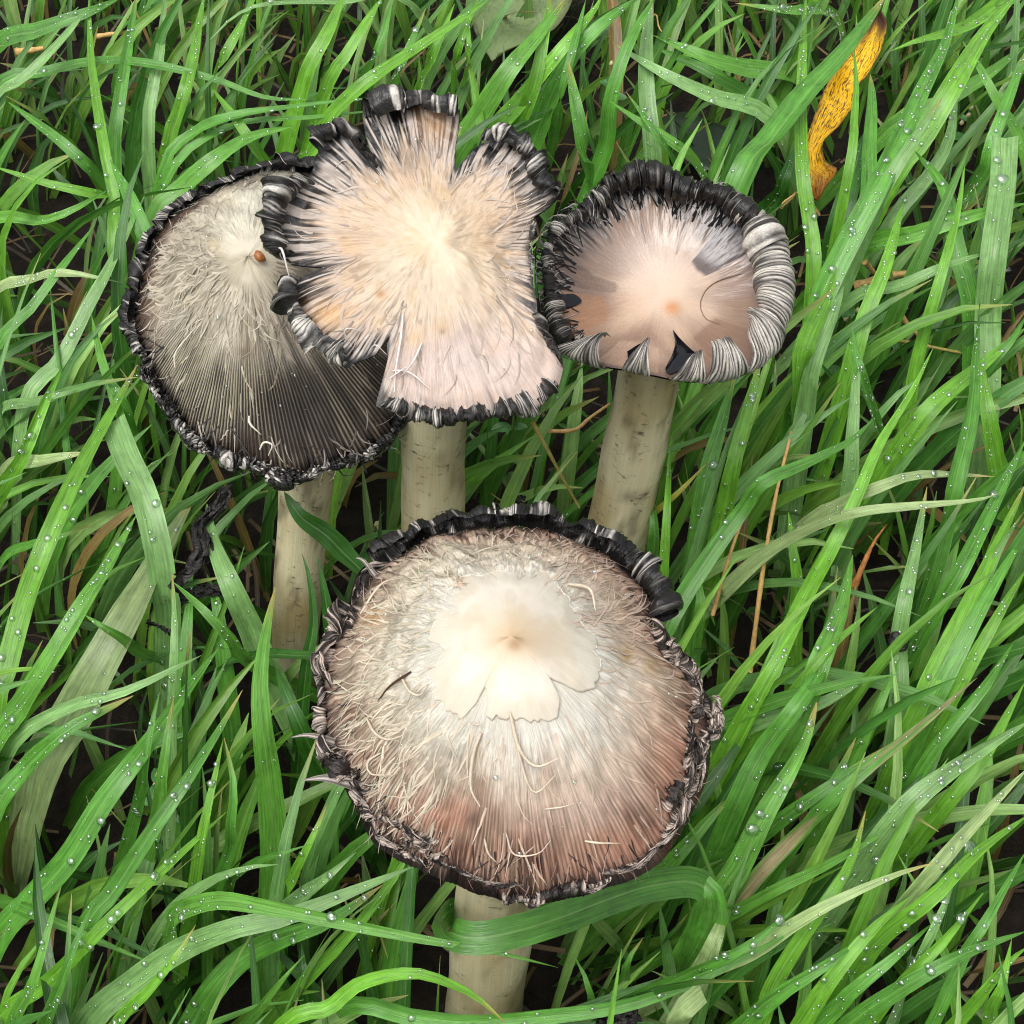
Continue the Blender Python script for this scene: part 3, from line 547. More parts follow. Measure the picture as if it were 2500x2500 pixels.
def colC(TH, Q, X, Y):
    Qr = C_.qe(TH, Q); f = fbt(TH, 150, Qr * 2.4, 96); g = fbt(TH, 16, Qr * 3, 99); hi = tn(TH, 420, Qr * 3.5, 102)
    cen = ss(.08, .4, Qr); f = .5 + (f - .5) * cen; hi = .5 + (hi - .5) * cen; g = g * cen + vn(X / 45, Y / 45, 97) * (1 - cen)
    c = mix(lin(234, 213, 186), lin(228, 204, 180), ss(.3, .7, Qr + .5 * (g - .5))); bl = vn(X / 28 + 5, Y / 28, 103) * .6 + vn(X / 11, Y / 11, 104) * .4; c = mix(c, lin(222, 190, 146), ss(.5, .75, bl) * .5); c = mix(c, lin(150, 122, 98), ss(.66, .8, tn(TH, 300, Qr * 14, 105)) * ss(.3, .5, Qr) * .5)
    c = mix(c, lin(220, 198, 186), ss(780, 880, Y) * .85)
    c = mix(c, lin(228, 186, 142), ss(.6, .8, g) * ss(.2, .5, Q) * .5)
    low = ss(800, 900, Y) * ss(900, 980, X); rgt = ss(1250, 1300, X) * ss(480, 560, Y)
    s0 = .745 + .17 * low + .05 * rgt - .15 * ss(950, 700, X) - .14 * ss(480, 380, Y) - .13 * ss(1180, 1280, X) * ss(600, 500, Y)
    drk = ss(-.04, .12, Q - s0 + .42 * (f - .5) + .16 * (hi - .5) + .16 * (g - .5))
    dc = mix(lin(18, 16, 18), lin(206, 192, 180), ss(.46, .60, hi * .55 + f * .45)); c = mix(c, dc, drk * (1 - .35 * low))
    c = mix(c, BLACK, ss(.93, 1.0, Q + .08 * (f - .5)) * (1 - .5 * low))
    c = spots(c, X, Y, [(1060,300,45,70,lin(206,164,124),.75),(1000,390,40,40,lin(120,92,68),.6),(810,770,60,45,lin(236,186,128),.8),(1015,825,24,22,lin(228,192,136),.8),(1080,800,26,26,lin(216,176,110),.8),(1080,810,8,8,lin(110,80,44),.8),(930,718,14,10,lin(190,140,80),.8),(1205,850,26,22,lin(226,180,140),.7),(1310,590,16,20,lin(200,140,80),.7),(1010,520,70,40,lin(240,226,198),.5),(1120,640,80,40,lin(240,228,200),.5),(950,640,60,40,lin(240,226,198),.4),(1080,480,60,30,lin(222,188,148),.5),(1170,590,50,60,lin(230,196,142),.4),(1020,600,30,30,lin(220,186,146),.4),(1100,740,60,40,lin(236,214,180),.5),(1150,860,130,120,lin(222,202,196),.6),(1200,540,90,80,lin(228,196,164),.5),(880,560,90,90,lin(230,200,170),.5)])
    return c * .70, np.full(Q.shape, .12) + .5 * drk
capC = cap_surface(C_, 'cap', 1800, 120, colC, M['capflat'], rootC); cap_gills(C_, capC, .004)
def degC(px, py):
    q = on_plane(px, py, C_.O, C_.n) - C_.O; return math.degrees(math.atan2(q @ C_.e2, q @ C_.e1))
def seg(cap, par, pa, pb, rho, phi, pinch, white, seed, **k):
    a, b = [math.degrees(math.atan2((on_plane(*p, cap.O, cap.n) - cap.O) @ cap.e2, (on_plane(*p, cap.O, cap.n) - cap.O) @ cap.e1)) for p in (pa, pb)]
    if a - b > 180: b += 360
    if b - a > 180: a += 360
    rim_curl(cap, par, min(a, b), max(a, b), rho, phi, pinch, white, seed, **k)
for pa, pb, rho, phi, pin, wh, sd_ in [((1128,246),(1040,240),.0046,215,.95,.5,401),((1050,240),(960,240),.0046,220,.95,.45,402),((970,240),(876,262),.0048,230,.9,.45,403),
    ((865,345),(800,304),.0036,280,.5,.4,404),((800,304),(757,350),.004,260,.6,.4,405),
    ((735,415),(660,450),.0046,265,.8,.35,406),((668,444),(634,500),.0052,260,.9,.35,407),((636,490),(630,570),.0052,255,.9,.35,408),((630,560),(684,640),.0046,250,.7,.4,409),
    ((684,684),(682,740),.0046,240,.8,.35,410),((682,730),(720,800),.0054,225,.9,.55,411),((716,795),(780,862),.0058,215,.95,.7,412),((775,855),(850,906),.0052,200,.6,.72,413),
    ((920,1022),(985,1036),.0030,215,.6,.6,414),((980,1032),(1060,1046),.0036,235,.85,.4,415),((1050,1046),(1130,1044),.0038,240,.85,.35,416),((1125,1044),(1210,1038),.0038,235,.8,.35,417),((1200,1040),(1280,1026),.0042,225,.7,.55,418),((1270,1026),(1340,1004),.0046,220,.6,.7,419),((1335,1008),(1385,960),.0036,260,.4,.6,420),
    ((1190,330),(1250,314),.0034,225,.9,.45,421),((1240,314),(1305,350),.0042,235,.9,.25,422),((1298,346),(1345,420),.0044,245,.9,.22,423),((1338,410),(1392,476),.0040,240,.7,.2,424),((1334,790),(1362,860),.003,300,.5,.3,425),((1360,855),(1394,920),.003,280,.4,.4,426),((1330,520),(1320,590),.0018,160,.8,.5,427),((1320,590),(1326,690),.0016,150,.8,.6,428)]:
    seg(C_, capC, pa, pb, rho, phi, pin, wh, sd_, gill=.00062, start=.965)
tufts(C_, capC, 130, .5, .76, .006, .0006, lambda x, y, q, rg: (lin(216, 198, 180) * rg.uniform(.4, .8)), 12, .04, name='surface_fibres', spread=.25)
for pts, r, lf in [([(985,770),(978,830),(965,900),(960,960)],.0006,[.001,.002,.001]),([(1030,840),(1010,890),(980,920)],.0005,[.001,.003,.001]),([(900,865),(925,860),(945,875)],.0004,[.001,.006,.004]),([(960,905),(1000,915),(1050,950)],.0005,[.001,.002,.001]),([(955,925),(990,905),(1010,895)],.0004,[.001,.003,.001]),([(690,620),(700,655),(706,690)],.0006,[.006,.009,.006]),([(845,830),(850,815),(885,812)],.0004,[.001,.004,.001])]:
    strand(C_, capC, pts, r, (216, 206, 200), lf)
CAPS.append((C_, outC))

# ---- left mushroom: dark furrowed cone
outD = [(420,500),(480,468),(520,432),(600,408),(700,392),(770,396),(850,440),(950,560),(1012,760),(1008,920),(975,1085),(905,1138),(820,1162),(720,1196),(640,1172),(560,1146),(480,1108),(402,1012),(352,935),(338,882),(310,832),(298,782),(318,692),(342,612),(368,540)]
D = Cap(655, 800, .150, 12, .040, lambda q, th: 1 - np.power(np.clip(q, 0, 2), 1.28), outD, .0030, smooth=9)
def gD(th, q): return np.abs(((th / (2 * math.pi) * 226 + .5 * tn(th, 40, q * 2.5, 110)) % 1.0) - .5) * 2
def dispD(th, q):
    b = ss(.0, -.55, np.sin(th)) * ss(.38, .66, q + .2 * (fbt(th, 12, q * 2, 111) - .5)); n1 = fbt(th, 30, q * 7, 112) - .5; n2 = fbt(th, 120, q * 7, 114) - .5
    return b * (gD(th, q) - .5) * .0011 + (1 - b * .6) * ss(.1, .3, q) * (n1 * .0032 + n2 * .002) + (fbt(th, 7, q * 2, 116) - .5) * .003
D.disp = dispD
rootD = thing('mushroom', at(708, 1665, 0), 'dark conical ink cap mushroom with furrowed grey cap and black crimped edge', 'mushroom', G_MUSH)
topD = at(778, 860, .156); stem(rootD, at(708, 1665, 0) - np.array([0, 0, .01]), topD, .0086, .0092, (-.0012, 0, 0), .45, 4); STEMS.append((at(708, 1665, 0), topD, .0115, D))
def colD(TH, Q, X, Y):
    f = fbt(TH, 100, Q * 3, 120); g = fbt(TH, 16, Q * 3, 123); hi = tn(TH, 360, Q * 6, 126); cen = ss(.1, .4, Q); f = .5 + (f - .5) * cen; hi = .5 + (hi - .5) * cen; g = g * cen + vn(X / 40, Y / 40, 127) * (1 - cen); gg = gD(TH, Q)
    c = mix(lin(222, 212, 190), lin(190, 180, 156), ss(.35, .7, g)); c = mix(c, lin(182, 176, 148), ss(800, 980, Y) * .6)
    dkr = ss(560, 820, X + .3 * (Y - 700)); c = mix(c, lin(160, 146, 128), dkr * .8)
    rag = ss(.50, .60, f * .55 + g * .25 + hi * .2 + .10 * dkr); c = mix(c, lin(30, 28, 26), rag * (.22 + .45 * dkr) * ss(.12, .3, Q))
    b = ss(.0, -.55, np.sin(TH)) * ss(.38, .66, Q + .2 * (fbt(TH, 12, Q * 2, 111) - .5))
    c = mix(c, lin(22, 20, 19), b * ss(.58, .36, gg + .3 * (tn(TH, 80, Q * 8, 128) - .5)) * .95)
    c = mix(c, lin(120, 88, 70), ss(.68, .88, Q + .15 * (f - .5)) * (1 - ss(.1, -.4, np.sin(TH))) * .95)
    c = mix(c, lin(70, 58, 50), ss(.76, .95, Q + .12 * (f - .5)) * .75 * (1 - .5 * gg * b)); c = mix(c, BLACK, ss(.9, .99, Q + .08 * (hi - .5)))
    c = spots(c, X, Y, [(590,555,70,45,lin(240,232,210),.95),(610,500,50,50,lin(238,232,212),.9),(545,482,45,26,lin(232,220,194),.9),(680,440,60,30,lin(216,216,194),.6),(520,600,20,20,lin(214,190,150),.5),(480,735,30,14,lin(216,196,160),.5),(640,660,40,40,lin(206,194,170),.6),(630,760,14,12,lin(110,70,44),.7),(600,860,20,16,lin(120,96,72),.6),(600,1090,40,50,lin(60,44,36),.7),(760,980,70,130,lin(60,56,52),.2)])
    return c * .76, .1 + .7 * ss(.8, .96, Q)
capD = cap_surface(D, 'cap', 1600, 120, colD, M['cap'], rootD); cap_gills(D, capD, .005)
tufts(D, capD, 1300, .16, .80, .0068, .0009, lambda x, y, q, rg: (lin(208, 197, 175) if x < 640 else lin(150, 138, 120)) * rg.uniform(.58, .84), 15, .04, filt=lambda x, y, q: 0. if (530 < x < 690 and 470 < y < 640) else (1. if (y < 780 or q < .42) else .04), spread=.2)
tufts(D, capD, 260, .8, 1.0, .006, .0006, lambda x, y, q, rg: lin(190, 180, 168) * rg.uniform(.2, 1.0) if rg.rand() < .5 else lin(30, 26, 26), 16, .9, name='edge_fibres', spread=.8)
rg = np.random.RandomState(33); d = 30.0
while d < 390:
    dd = d % 360; wd_ = rg.uniform(8, 15)
    near = 215 < dd < 320; rho = rg.uniform(.0026, .0040)
    rim_curl(D, capD, d, d + wd_ * 1.15, rho, rg.uniform(200, 300) if not near else rg.uniform(170, 260), rg.uniform(.6, 1.), rg.uniform(.15, .32) if dd < 200 or dd > 300 else rg.uniform(.25, .5), int(d * 5) + 900, skew=rg.uniform(-.3, .3), gill=.0006, start=.965)
    d += wd_
for pts, r, lf in [([(610,1020),(615,1045),(640,1070)],.0007,[.001,.003,.002]),([(640,1105),(650,1090),(668,1100),(660,1125)],.0006,[.002,.004,.003]),([(430,905),(435,870),(480,800)],.0005,[.002,.003,.001])]:
    strand(D, capD, pts, r, (214, 204, 188), lf)
V_, F_ = tube(spline([D.pos(*D.find(x, y), .0022) for x, y in [(628,622),(636,636),(650,646)]], 8), np.array([.0002, .0009, .0013, .0014, .0014, .0013, .0009, .0002]), 10)
mk('amber_blob', V_, F_, M['amber'], capD)
CAPS.append((D, outD))
# ------------------------------------------------------------------ grass
LEAFPX = [(x / 4.11 + 1900, y / 4.11 + 30) for x, y in [(990,70),(1060,200),(1040,350),(980,520),(860,690),(800,740),(750,870),(760,950),(690,1040),(600,1170),(500,1280),(440,1330),(435,1450),(470,1560),(570,1620),(560,1730),(480,1830),(400,1890),(330,1850),(300,1700),(270,1550),(270,1350),(310,1220),(370,1050),(450,870),(560,700),(700,470),(850,250),(920,130)]]
def in_poly(X, Y, poly):
    ins = np.zeros(X.shape, bool); n = len(poly)
    for i in range(n):
        x1, y1 = poly[i]; x2, y2 = poly[(i + 1) % n]
        c = ((y1 > Y) != (y2 > Y)) & (X < (x2 - x1) * (Y - y1) / (y2 - y1 + 1e-9) + x1); ins ^= c
    return ins
MASKS = []
for cp, ol in CAPS:
    cx = sum(p[0] for p in ol) / len(ol); cy = sum(p[1] for p in ol) / len(ol)
    MASKS.append(([(cx + (x - cx) * 1.04, cy + (y - cy) * 1.04) for x, y in ol], float((cp.O - CO) @ CF) + .035))
for poly, (b, tp, r, cp) in zip([[(1090,2180),(1300,2180),(1290,2500),(1090,2500)],[(1500,930),(1650,930),(1580,1400),(1410,1340)],[(980,1040),(1150,1040),(1150,1300),(980,1310)],[(685,1170),(840,1170),(835,1400),(790,1560),(700,1640),(675,1600)]], STEMS):
    MASKS.append((poly, float(((b * .6 + tp * .4) - CO) @ CF) + .01))
MASKS.append((LEAFPX, float((at(2060, 280, .045) - CO) @ CF) + .01))
def clear(P):                              # P (n,K,3): keep blades that pierce no mushroom and do not hang in front of one
    X, Y, Z = proj(P); bad = np.zeros(P.shape[0], bool)
    for poly, dep in MASKS: bad |= (in_poly(X, Y, poly) & (Z < dep)).any(1)
    for b, tp, r, cp in STEMS:
        ax = (tp - b); t = np.clip(((P - b) @ ax) / (ax @ ax), 0, 1); d = np.linalg.norm(P - b - t[..., None] * ax, axis=-1); bad |= (d < r + .002).any(1)
        q = P - cp.O; h = q @ cp.n; rr = np.hypot(q @ cp.e1, q @ cp.e2); bad |= ((h > -.018) & (h < .055) & (rr < .054)).any(1)
    return ~bad
GREENS = [lin(88, 146, 52), lin(110, 168, 56), lin(80, 136, 56), lin(110, 160, 84), lin(62, 114, 40), lin(126, 176, 66), lin(140, 180, 96)]  # the paler, bluer greens carry some sky sheen in their colour
def many_blades(n, seed, Lr, Wr, area, az, polar, dens=None, dead=.02, K=9, nc=3, kcol=1.0):
    rg = np.random.RandomState(seed)
    bx = rg.uniform(area[0], area[1], n); by = rg.uniform(area[2], area[3], n)
    # tufts: pull bases together
    g = .03; cx = (np.floor(bx / g) + .5 + (vn(np.floor(bx / g) + 300, np.floor(by / g) + 300, 7) - .5)) * g; cy = (np.floor(by / g) + .5 + (vn(np.floor(bx / g) + 800, np.floor(by / g) + 800, 8) - .5)) * g
    bx = cx + (bx - cx) * .55; by = cy + (by - cy) * .55
    if dens is not None:
        k = rg.rand(n) < dens(bx, by); bx, by = bx[k], by[k]; n = len(bx)
    L = rg.uniform(*Lr, n); wd = rg.uniform(*Wr, n); a = R_(az[0]) + rg.normal(0, R_(az[1]), n) + (vn(bx * 9 + 70, by * 9 + 70, 9) - .5) * R_(az[2])
    p0 = R_(polar[0]) * rg.uniform(.2, 1.5, n); p1 = R_(polar[1]) * rg.uniform(.55, 1.25, n); pw = rg.uniform(1.0, 2.4, n)
    t = np.linspace(0, 1, K); ph = p0[:, None] + (p1 - p0)[:, None] * t[None] ** pw[:, None]; aa = a[:, None] + rg.normal(0, .35, n)[:, None] * t[None] ** 2
    st = L[:, None] / (K - 1); dx = np.sin(ph) * np.cos(aa) * st; dy = np.sin(ph) * np.sin(aa) * st; dz = np.cos(ph) * st
    cum = lambda d: np.concatenate([np.zeros((n, 1)), np.cumsum(d[:, :-1], 1)], 1)
    P = np.stack([bx[:, None] + cum(dx), by[:, None] + cum(dy), np.maximum(cum(dz), .004 + .012 * t[None] * 0) - .006 * (1 - t[None]) ** 3], -1)
    k = clear(P); P, L, wd = P[k], L[k], wd[k]; n = len(P)
    T = nrm(np.gradient(P, axis=1)); face = nrm(np.array([0, -.35, 1.0]) + rg.normal(0, .45, (n, 1, 3)))
    sdv = nrm(np.cross(T, np.broadcast_to(face, P.shape))); no = np.cross(sdv, T)
    tw = (rg.normal(0, .5, n)[:, None] * t[None])[..., None]; sdv, no = sdv * np.cos(tw) + no * np.sin(tw), no * np.cos(tw) - sdv * np.sin(tw)
    W_ = wd[:, None] * np.minimum(1, .5 + 1.6 * t[None]) * (1 - t[None] ** rg.uniform(2.0, 4.5, n)[:, None]) ** .85 + .0002
    u = np.linspace(-1, 1, nc); fold = rg.uniform(.05, .55, n)
    V = P[:, :, None] + sdv[:, :, None] * (u[None, None, :, None] * W_[..., None, None] * .5) + no[:, :, None] * (np.abs(u)[None, None, :, None] * (W_ * fold[:, None])[..., None, None] * .5)
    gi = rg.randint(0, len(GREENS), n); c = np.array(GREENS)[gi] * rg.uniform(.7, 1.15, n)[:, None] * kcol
    de = rg.rand(n) < dead; c[de] = lin(150, 122, 70) * rg.uniform(.5, 1., de.sum())[:, None]
    c = np.broadcast_to(c[:, None, None], V.shape).copy(); tip = ss(.86, 1.0, t)[None, :, None, None] * (rg.rand(n) < .25)[:, None, None, None]
    c = c * (1 - tip * .7) + lin(190, 170, 100) * tip * .7
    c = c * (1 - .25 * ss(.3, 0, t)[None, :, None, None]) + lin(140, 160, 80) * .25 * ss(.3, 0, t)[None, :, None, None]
    pv = np.stack([np.broadcast_to(u[None, None], V.shape[:3]), np.broadcast_to((t[None] * L[:, None] * 150)[..., None], V.shape[:3]), np.broadcast_to(rg.rand(n)[:, None, None] * 9, V.shape[:3])], -1)
    f = grid_faces(K, nc); F = (f[None] + (np.arange(n) * K * nc)[:, None, None]).reshape(-1, 4)
    return V, F, c, pv, no, W_
def gaps(x, y):                            # the turf is thinner behind the mushrooms
    return np.where(y > .40, .50, 1.0) * np.clip(.42 + 1.0 * vn(x * 11 + 40, y * 11 + 40, 21), 0, 1)
AREA = (-.75, .75, -.12, 1.15)
DROPS = []                                 # (point, normal, radius)
def fill(name, label, *a, ndrop=0, **k):
    V, F, c, pv, no, W_ = many_blades(*a, **k)
    o = mk(name, V, F, M['grass'], None, c, pv, origin=(0, .4, 0)); o['kind'] = 'stuff'; tag(o, label, 'grass')
    rg = np.random.RandomState(77)
    for _ in range(ndrop):
        i = rg.randint(len(V)); j = rg.randint(3, V.shape[1] - 1); m = V.shape[2] // 2
        if V[i, j, m, 2] < .035: continue
        f = rg.rand(); uu = rg.uniform(-.75, .75); s_ = 0 if uu < 0 else V.shape[2] - 1
        p = (V[i, j, m] * (1 - abs(uu)) + V[i, j, s_] * abs(uu)) * (1 - f) + (V[i, j - 1, m] * (1 - abs(uu)) + V[i, j - 1, s_] * abs(uu)) * f
        nn = no[i, j]; nn = nn if nn[2] > 0 else -nn
        DROPS.append((p, nn, float(np.clip(rg.lognormal(-8.05, .5), .00016, .0014))))
    return o
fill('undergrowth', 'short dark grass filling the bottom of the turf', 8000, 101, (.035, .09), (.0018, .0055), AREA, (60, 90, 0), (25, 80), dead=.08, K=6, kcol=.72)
fill('grass', 'long wet green grass leaning over the turf', 6200, 102, (.07, .15), (.0026, .0078), AREA, (38, 34, 70), (22, 92), gaps, ndrop=5000, dead=.004, nc=5)
def thatch():
    rg = np.random.RandomState(9); acc = Acc()
    for i in range(2600):
        p = np.array([rg.uniform(-.6, .6), rg.uniform(.0, 1.0), rg.uniform(.001, .012)]); a = rg.rand() * 6.28; L = rg.uniform(.015, .06)
        d = np.array([math.cos(a), math.sin(a), rg.uniform(-.15, .25)]) * L; t = np.linspace(0, 1, 4)
        C = p + d * t[:, None] + np.array([-math.sin(a), math.cos(a), 0]) * (rg.normal(0, .12) * L * t * t)[:, None] + np.array([0, 0, .004]) * np.sin(np.pi * t)[:, None]
        V, _, _, _ = ribbon(C, np.full(4, rg.uniform(.0005, .002)), (0, 0, 1), 2, 0)
        acc.add(V, grid_faces(4, 2), lin(*[(112, 84, 52), (84, 62, 40), (140, 112, 70), (60, 48, 34)][rg.randint(4)]) * rg.uniform(.6, 1), np.stack([np.tile([-1., 1], 4), np.repeat(t, 2) * 5, np.full(8, i * .3)], -1))
    o = acc.build('thatch', M['grass'], None, origin=(0, .4, 0)); o['kind'] = 'stuff'; tag(o, 'dead brown grass litter lying on the soil', 'litter')
thatch()

# ------------------------------------------------------------------ single blades that can be told apart
TINT = {'g': lin(92, 154, 56), 'b': lin(116, 178, 54), 'p': lin(132, 176, 104), 'd': lin(56, 108, 34), 'y': lin(166, 166, 62), 'w': lin(168, 192, 128), 'm': lin(104, 164, 62)}  # pale and less saturated tints have the sky's sheen painted in
GRP = {'cone': ('long wet grass blade growing behind and left of the dark conical mushroom', 'blades round the dark conical cap'),
       'stalk': ('long wet grass blade leaning beside the dark conical mushroom\'s stem', 'blades beside the dark mushroom\'s stem'),
       'front': ('long beaded grass blade leaning left of the broad bell-shaped mushroom', 'blades left of the bell-shaped cap'),
       'back': ('bright grass blade rising behind the flat ragged mushroom', 'blades behind the ragged cap'),
       'leaf': ('grass blade among those crossing beside the spotted yellow leaf', 'blades round the yellow leaf'),
       'bowl': ('grass blade leaning beside the bowl-shaped mushroom with the white rolled edge', 'blades beside the bowl-shaped cap'),
       'bell': ('slanting wet grass blade right of the broad bell-shaped mushroom', 'blades right of the bell-shaped cap')}
WHERE = {'cone': 'behind the dark conical mushroom', 'stalk': 'beside the dark conical mushroom\'s stem', 'front': 'opposite the bell-shaped cap\'s frayed points', 'back': 'behind the flat ragged mushroom', 'leaf': 'near the yellow leaf', 'bowl': 'beside the white-rimmed bowl mushroom', 'bell': 'beside the bell-shaped cap\'s edge'}
HERO = []
def hero(pts, w, tint='g', grp=None, z=(.035, .08, .075), label=None, fold=None, root=True, drops=1.0, face=None, taper=3.0, twist=0., k=1.0, name='grass_shoot', tip=True, dead=0.):
    rg = np.random.RandomState(int(abs(pts[0][0]) * 7 + abs(pts[-1][1]) * 3 + w))
    n = len(pts); zz = np.interp(np.linspace(0, 1, n), np.linspace(0, 1, len(z)), z)
    if root and z[1] < .1: zz = zz + .02
    P = np.array([at(p[0], p[1], h) for p, h in zip(pts, zz)])
    wm = w * px_m(P[n // 2]) * 1.16
    if root:
        d = P[0] - P[1]; d[2] = 0; d = nrm(d); b = P[0] + d * min(.03, zz[0] * .6); b[2] = -.003; P = np.vstack([b, P])
    K = max(14, 5 * n); C = spline(P, K); t = np.linspace(0, 1, K)
    if root: C[:, 2] = np.maximum(C[:, 2], -.003)
    prof_ = np.minimum(1, .6 + 1.5 * t) * ((1 - t ** taper) ** .8 if tip else 1.0) + .02
    fc = np.array(face if face is not None else (rg.normal(0, .22), -.45 + rg.normal(0, .15), 1.0))
    V, sdv, no, T = ribbon(C, wm * prof_, fc, 7, rg.uniform(.12, .4) if fold is None else fold, twist * t ** 2 + .12 * np.sin(t * 7 + rg.rand() * 6))
    V = V + no[:, None] * ((vn(t[:, None] * 12 + rg.rand() * 90, np.linspace(0, 2, 7)[None], 23) - .5) * wm * .12)[..., None]
    c = TINT[tint] * rg.uniform(.88, 1.1) * k; c = np.broadcast_to(c, V.shape).copy()
    c = c * (1 + (.25 * (vn(t[:, None] * 5 + rg.rand() * 50, np.linspace(0, 1, 7)[None] * 2, 24) - .5))[..., None])
    if dead: c = mix(c, lin(176, 150, 120), dead * ss(.35, .6, vn(t[:, None] * 6 + 3, np.linspace(0, 3, 7)[None], 25)))
    if tip and rg.rand() < .3: c = mix(c, lin(190, 168, 96), ss(.92, 1, t)[:, None] + 0 * V[..., 0])
    L = np.linalg.norm(np.diff(C, axis=0), axis=1).sum()
    pv = np.stack([np.broadcast_to(np.linspace(-1, 1, 7)[None], (K, 7)), np.broadcast_to((t * L * 150)[:, None], (K, 7)), np.full((K, 7), rg.rand() * 9)], -1)
    o = mk(name, V, grid_faces(K, 7), M['grass'], None, c, pv, origin=C[0])
    if label: tag(o, label, 'grass shoot')
    else:
        q = abs(pts[-1][0] - pts[0][0]), abs(pts[0][1] - pts[-1][1]); lean = 'lying sideways' if q[0] > 2.0 * q[1] else ('upright' if q[0] < .33 * q[1] else ('steeply slanting' if q[0] < .8 * q[1] else 'low-slanting'))
        L0 = np.linalg.norm(np.diff(C, axis=0), axis=1).sum(); ln = 'very long' if L0 > .22 else ('long' if L0 > .16 else ('mid-length' if L0 > .11 else 'short'))
        size = 'slender' if w < 30 else ('medium' if w < 42 else ('broad' if w < 52 else 'wide')); hue = {'g': 'mid-green', 'b': 'yellow-green', 'p': 'pale green', 'd': 'dark green', 'y': 'yellowed', 'w': 'whitish green', 'm': 'soft green'}[tint]
        tag(o, f"{ln} {size} {hue}{' beaded' if drops > 1.1 else ''} grass blade, {lean} {WHERE[grp]}", 'grass shoot', GRP[grp][1])
    HERO.append(o)
    nd = int(drops * L * wm * 1e6 * .045 * rg.uniform(.3, 1.7))
    for _ in range(nd):
        j = rg.randint(2, K - 2); u = rg.uniform(.6, 5.4); a = int(u); f = u - a
        p = V[j, a] * (1 - f) + V[j, a + 1] * f; p = p + (V[j + 1, a] - V[j, a]) * rg.rand(); nn = no[j] if no[j][2] > 0 else -no[j]
        DROPS.append((p, nn, float(np.clip(rg.lognormal(-7.95, .6), .00016, .0018))))
    return o
hz = (.05, .075, .07)
for pts, w, ti, lab in [
    ([(-10,222),(104,178),(233,150),(362,156),(518,192),(647,238),(760,243)],32,'g','long grass blade arching sideways over the upright blades behind the dark conical mushroom'),
    ([(282,640),(280,490),(259,388),(238,260),(222,130),(217,-20)],30,'b',None), ([(280,390),(290,260),(310,130),(335,-20)],36,'g',None),
    ([(362,345),(375,207),(390,130),(405,-20)],34,'p',None), ([(414,357),(435,285),(455,217),(476,130),(500,-20)],44,'b',None), ([(528,186),(543,145),(580,78),(630,-20)],36,'b',None),
    ([(1000,8),(830,5),(650,10),(570,42),(500,110)],22,'p',None), ([(-20,130),(104,72),(217,30),(300,-10)],54,'g',None), ([(-20,268),(62,190),(155,93),(217,18)],38,'p',None),
    ([(255,448),(207,398),(130,331),(20,250)],40,'g',None), ([(275,495),(233,476),(104,445),(-20,405)],34,'b',None), ([(-20,550),(104,540),(181,512),(262,464)],38,'m',None),
    ([(380,640),(360,590),(321,490),(268,390)],56,'g',None), ([(60,1010),(150,880),(217,750),(259,673),(310,570),(357,470)],44,'p',None),
    ([(370,560),(440,466),(518,393),(610,336),(720,308)],62,'m','broad pale grass blade bending up along the dark conical cap\'s upper edge'),
    ([(665,420),(621,357),(570,285),(518,215)],40,'b',None), ([(400,420),(466,331),(570,285),(776,255),(920,240)],36,'g',None), ([(405,440),(560,310),(776,285),(920,270)],28,'g',None),
    ([(735,235),(766,145),(807,67),(840,-20)],54,'b',None), ([(792,230),(849,130),(895,52),(937,-10)],38,'b',None),
    ([(-20,735),(78,683),(155,668),(300,690)],48,'w',None), ([(-20,880),(78,750),(155,647),(230,550)],36,'g',None), ([(300,1080),(290,1000),(248,870),(222,765)],44,'m',None)]:
    hero(pts, w * .85, ti, 'cone', hz, lab)
hero([(720,420),(760,370),(807,290),(890,207),(1000,130),(1150,30),(1190,-5)],42,'b','back',(.04,.09,.10),label='bright yellow-green grass blade slanting up behind the ragged mushroom\'s topmost lobe')
for pts, w, ti in [([(1090,410),(1166,290),(1243,171),(1321,78),(1385,-10)],56,'m'),([(1166,380),(1270,248),(1373,119),(1450,26),(1470,-10)],46,'b'),([(1300,350),(1373,181),(1450,78),(1555,-5)],54,'g'),
    ([(1432,430),(1425,362),(1404,248),(1386,150)],56,'g'),([(1132,240),(1145,129),(1140,20)],24,'b'),([(1020,240),(1060,130),(1110,10)],36,'b'),([(960,240),(985,150),(1040,20)],34,'g'),([(1240,350),(1300,220),(1330,80),(1345,-20)],40,'b'),
    ([(880,220),(925,120),(960,-10)],34,'g'),([(1100,230),(1118,120),(1170,-10)],30,'b'),([(1355,330),(1370,240),(1400,120),(1430,0)],30,'g'),([(1470,390),(1490,250),(1530,120),(1600,-10)],40,'g')]:
    hero(pts, w, ti, 'back', (.04, .085, .09))
sz = (.04, .075, .07)
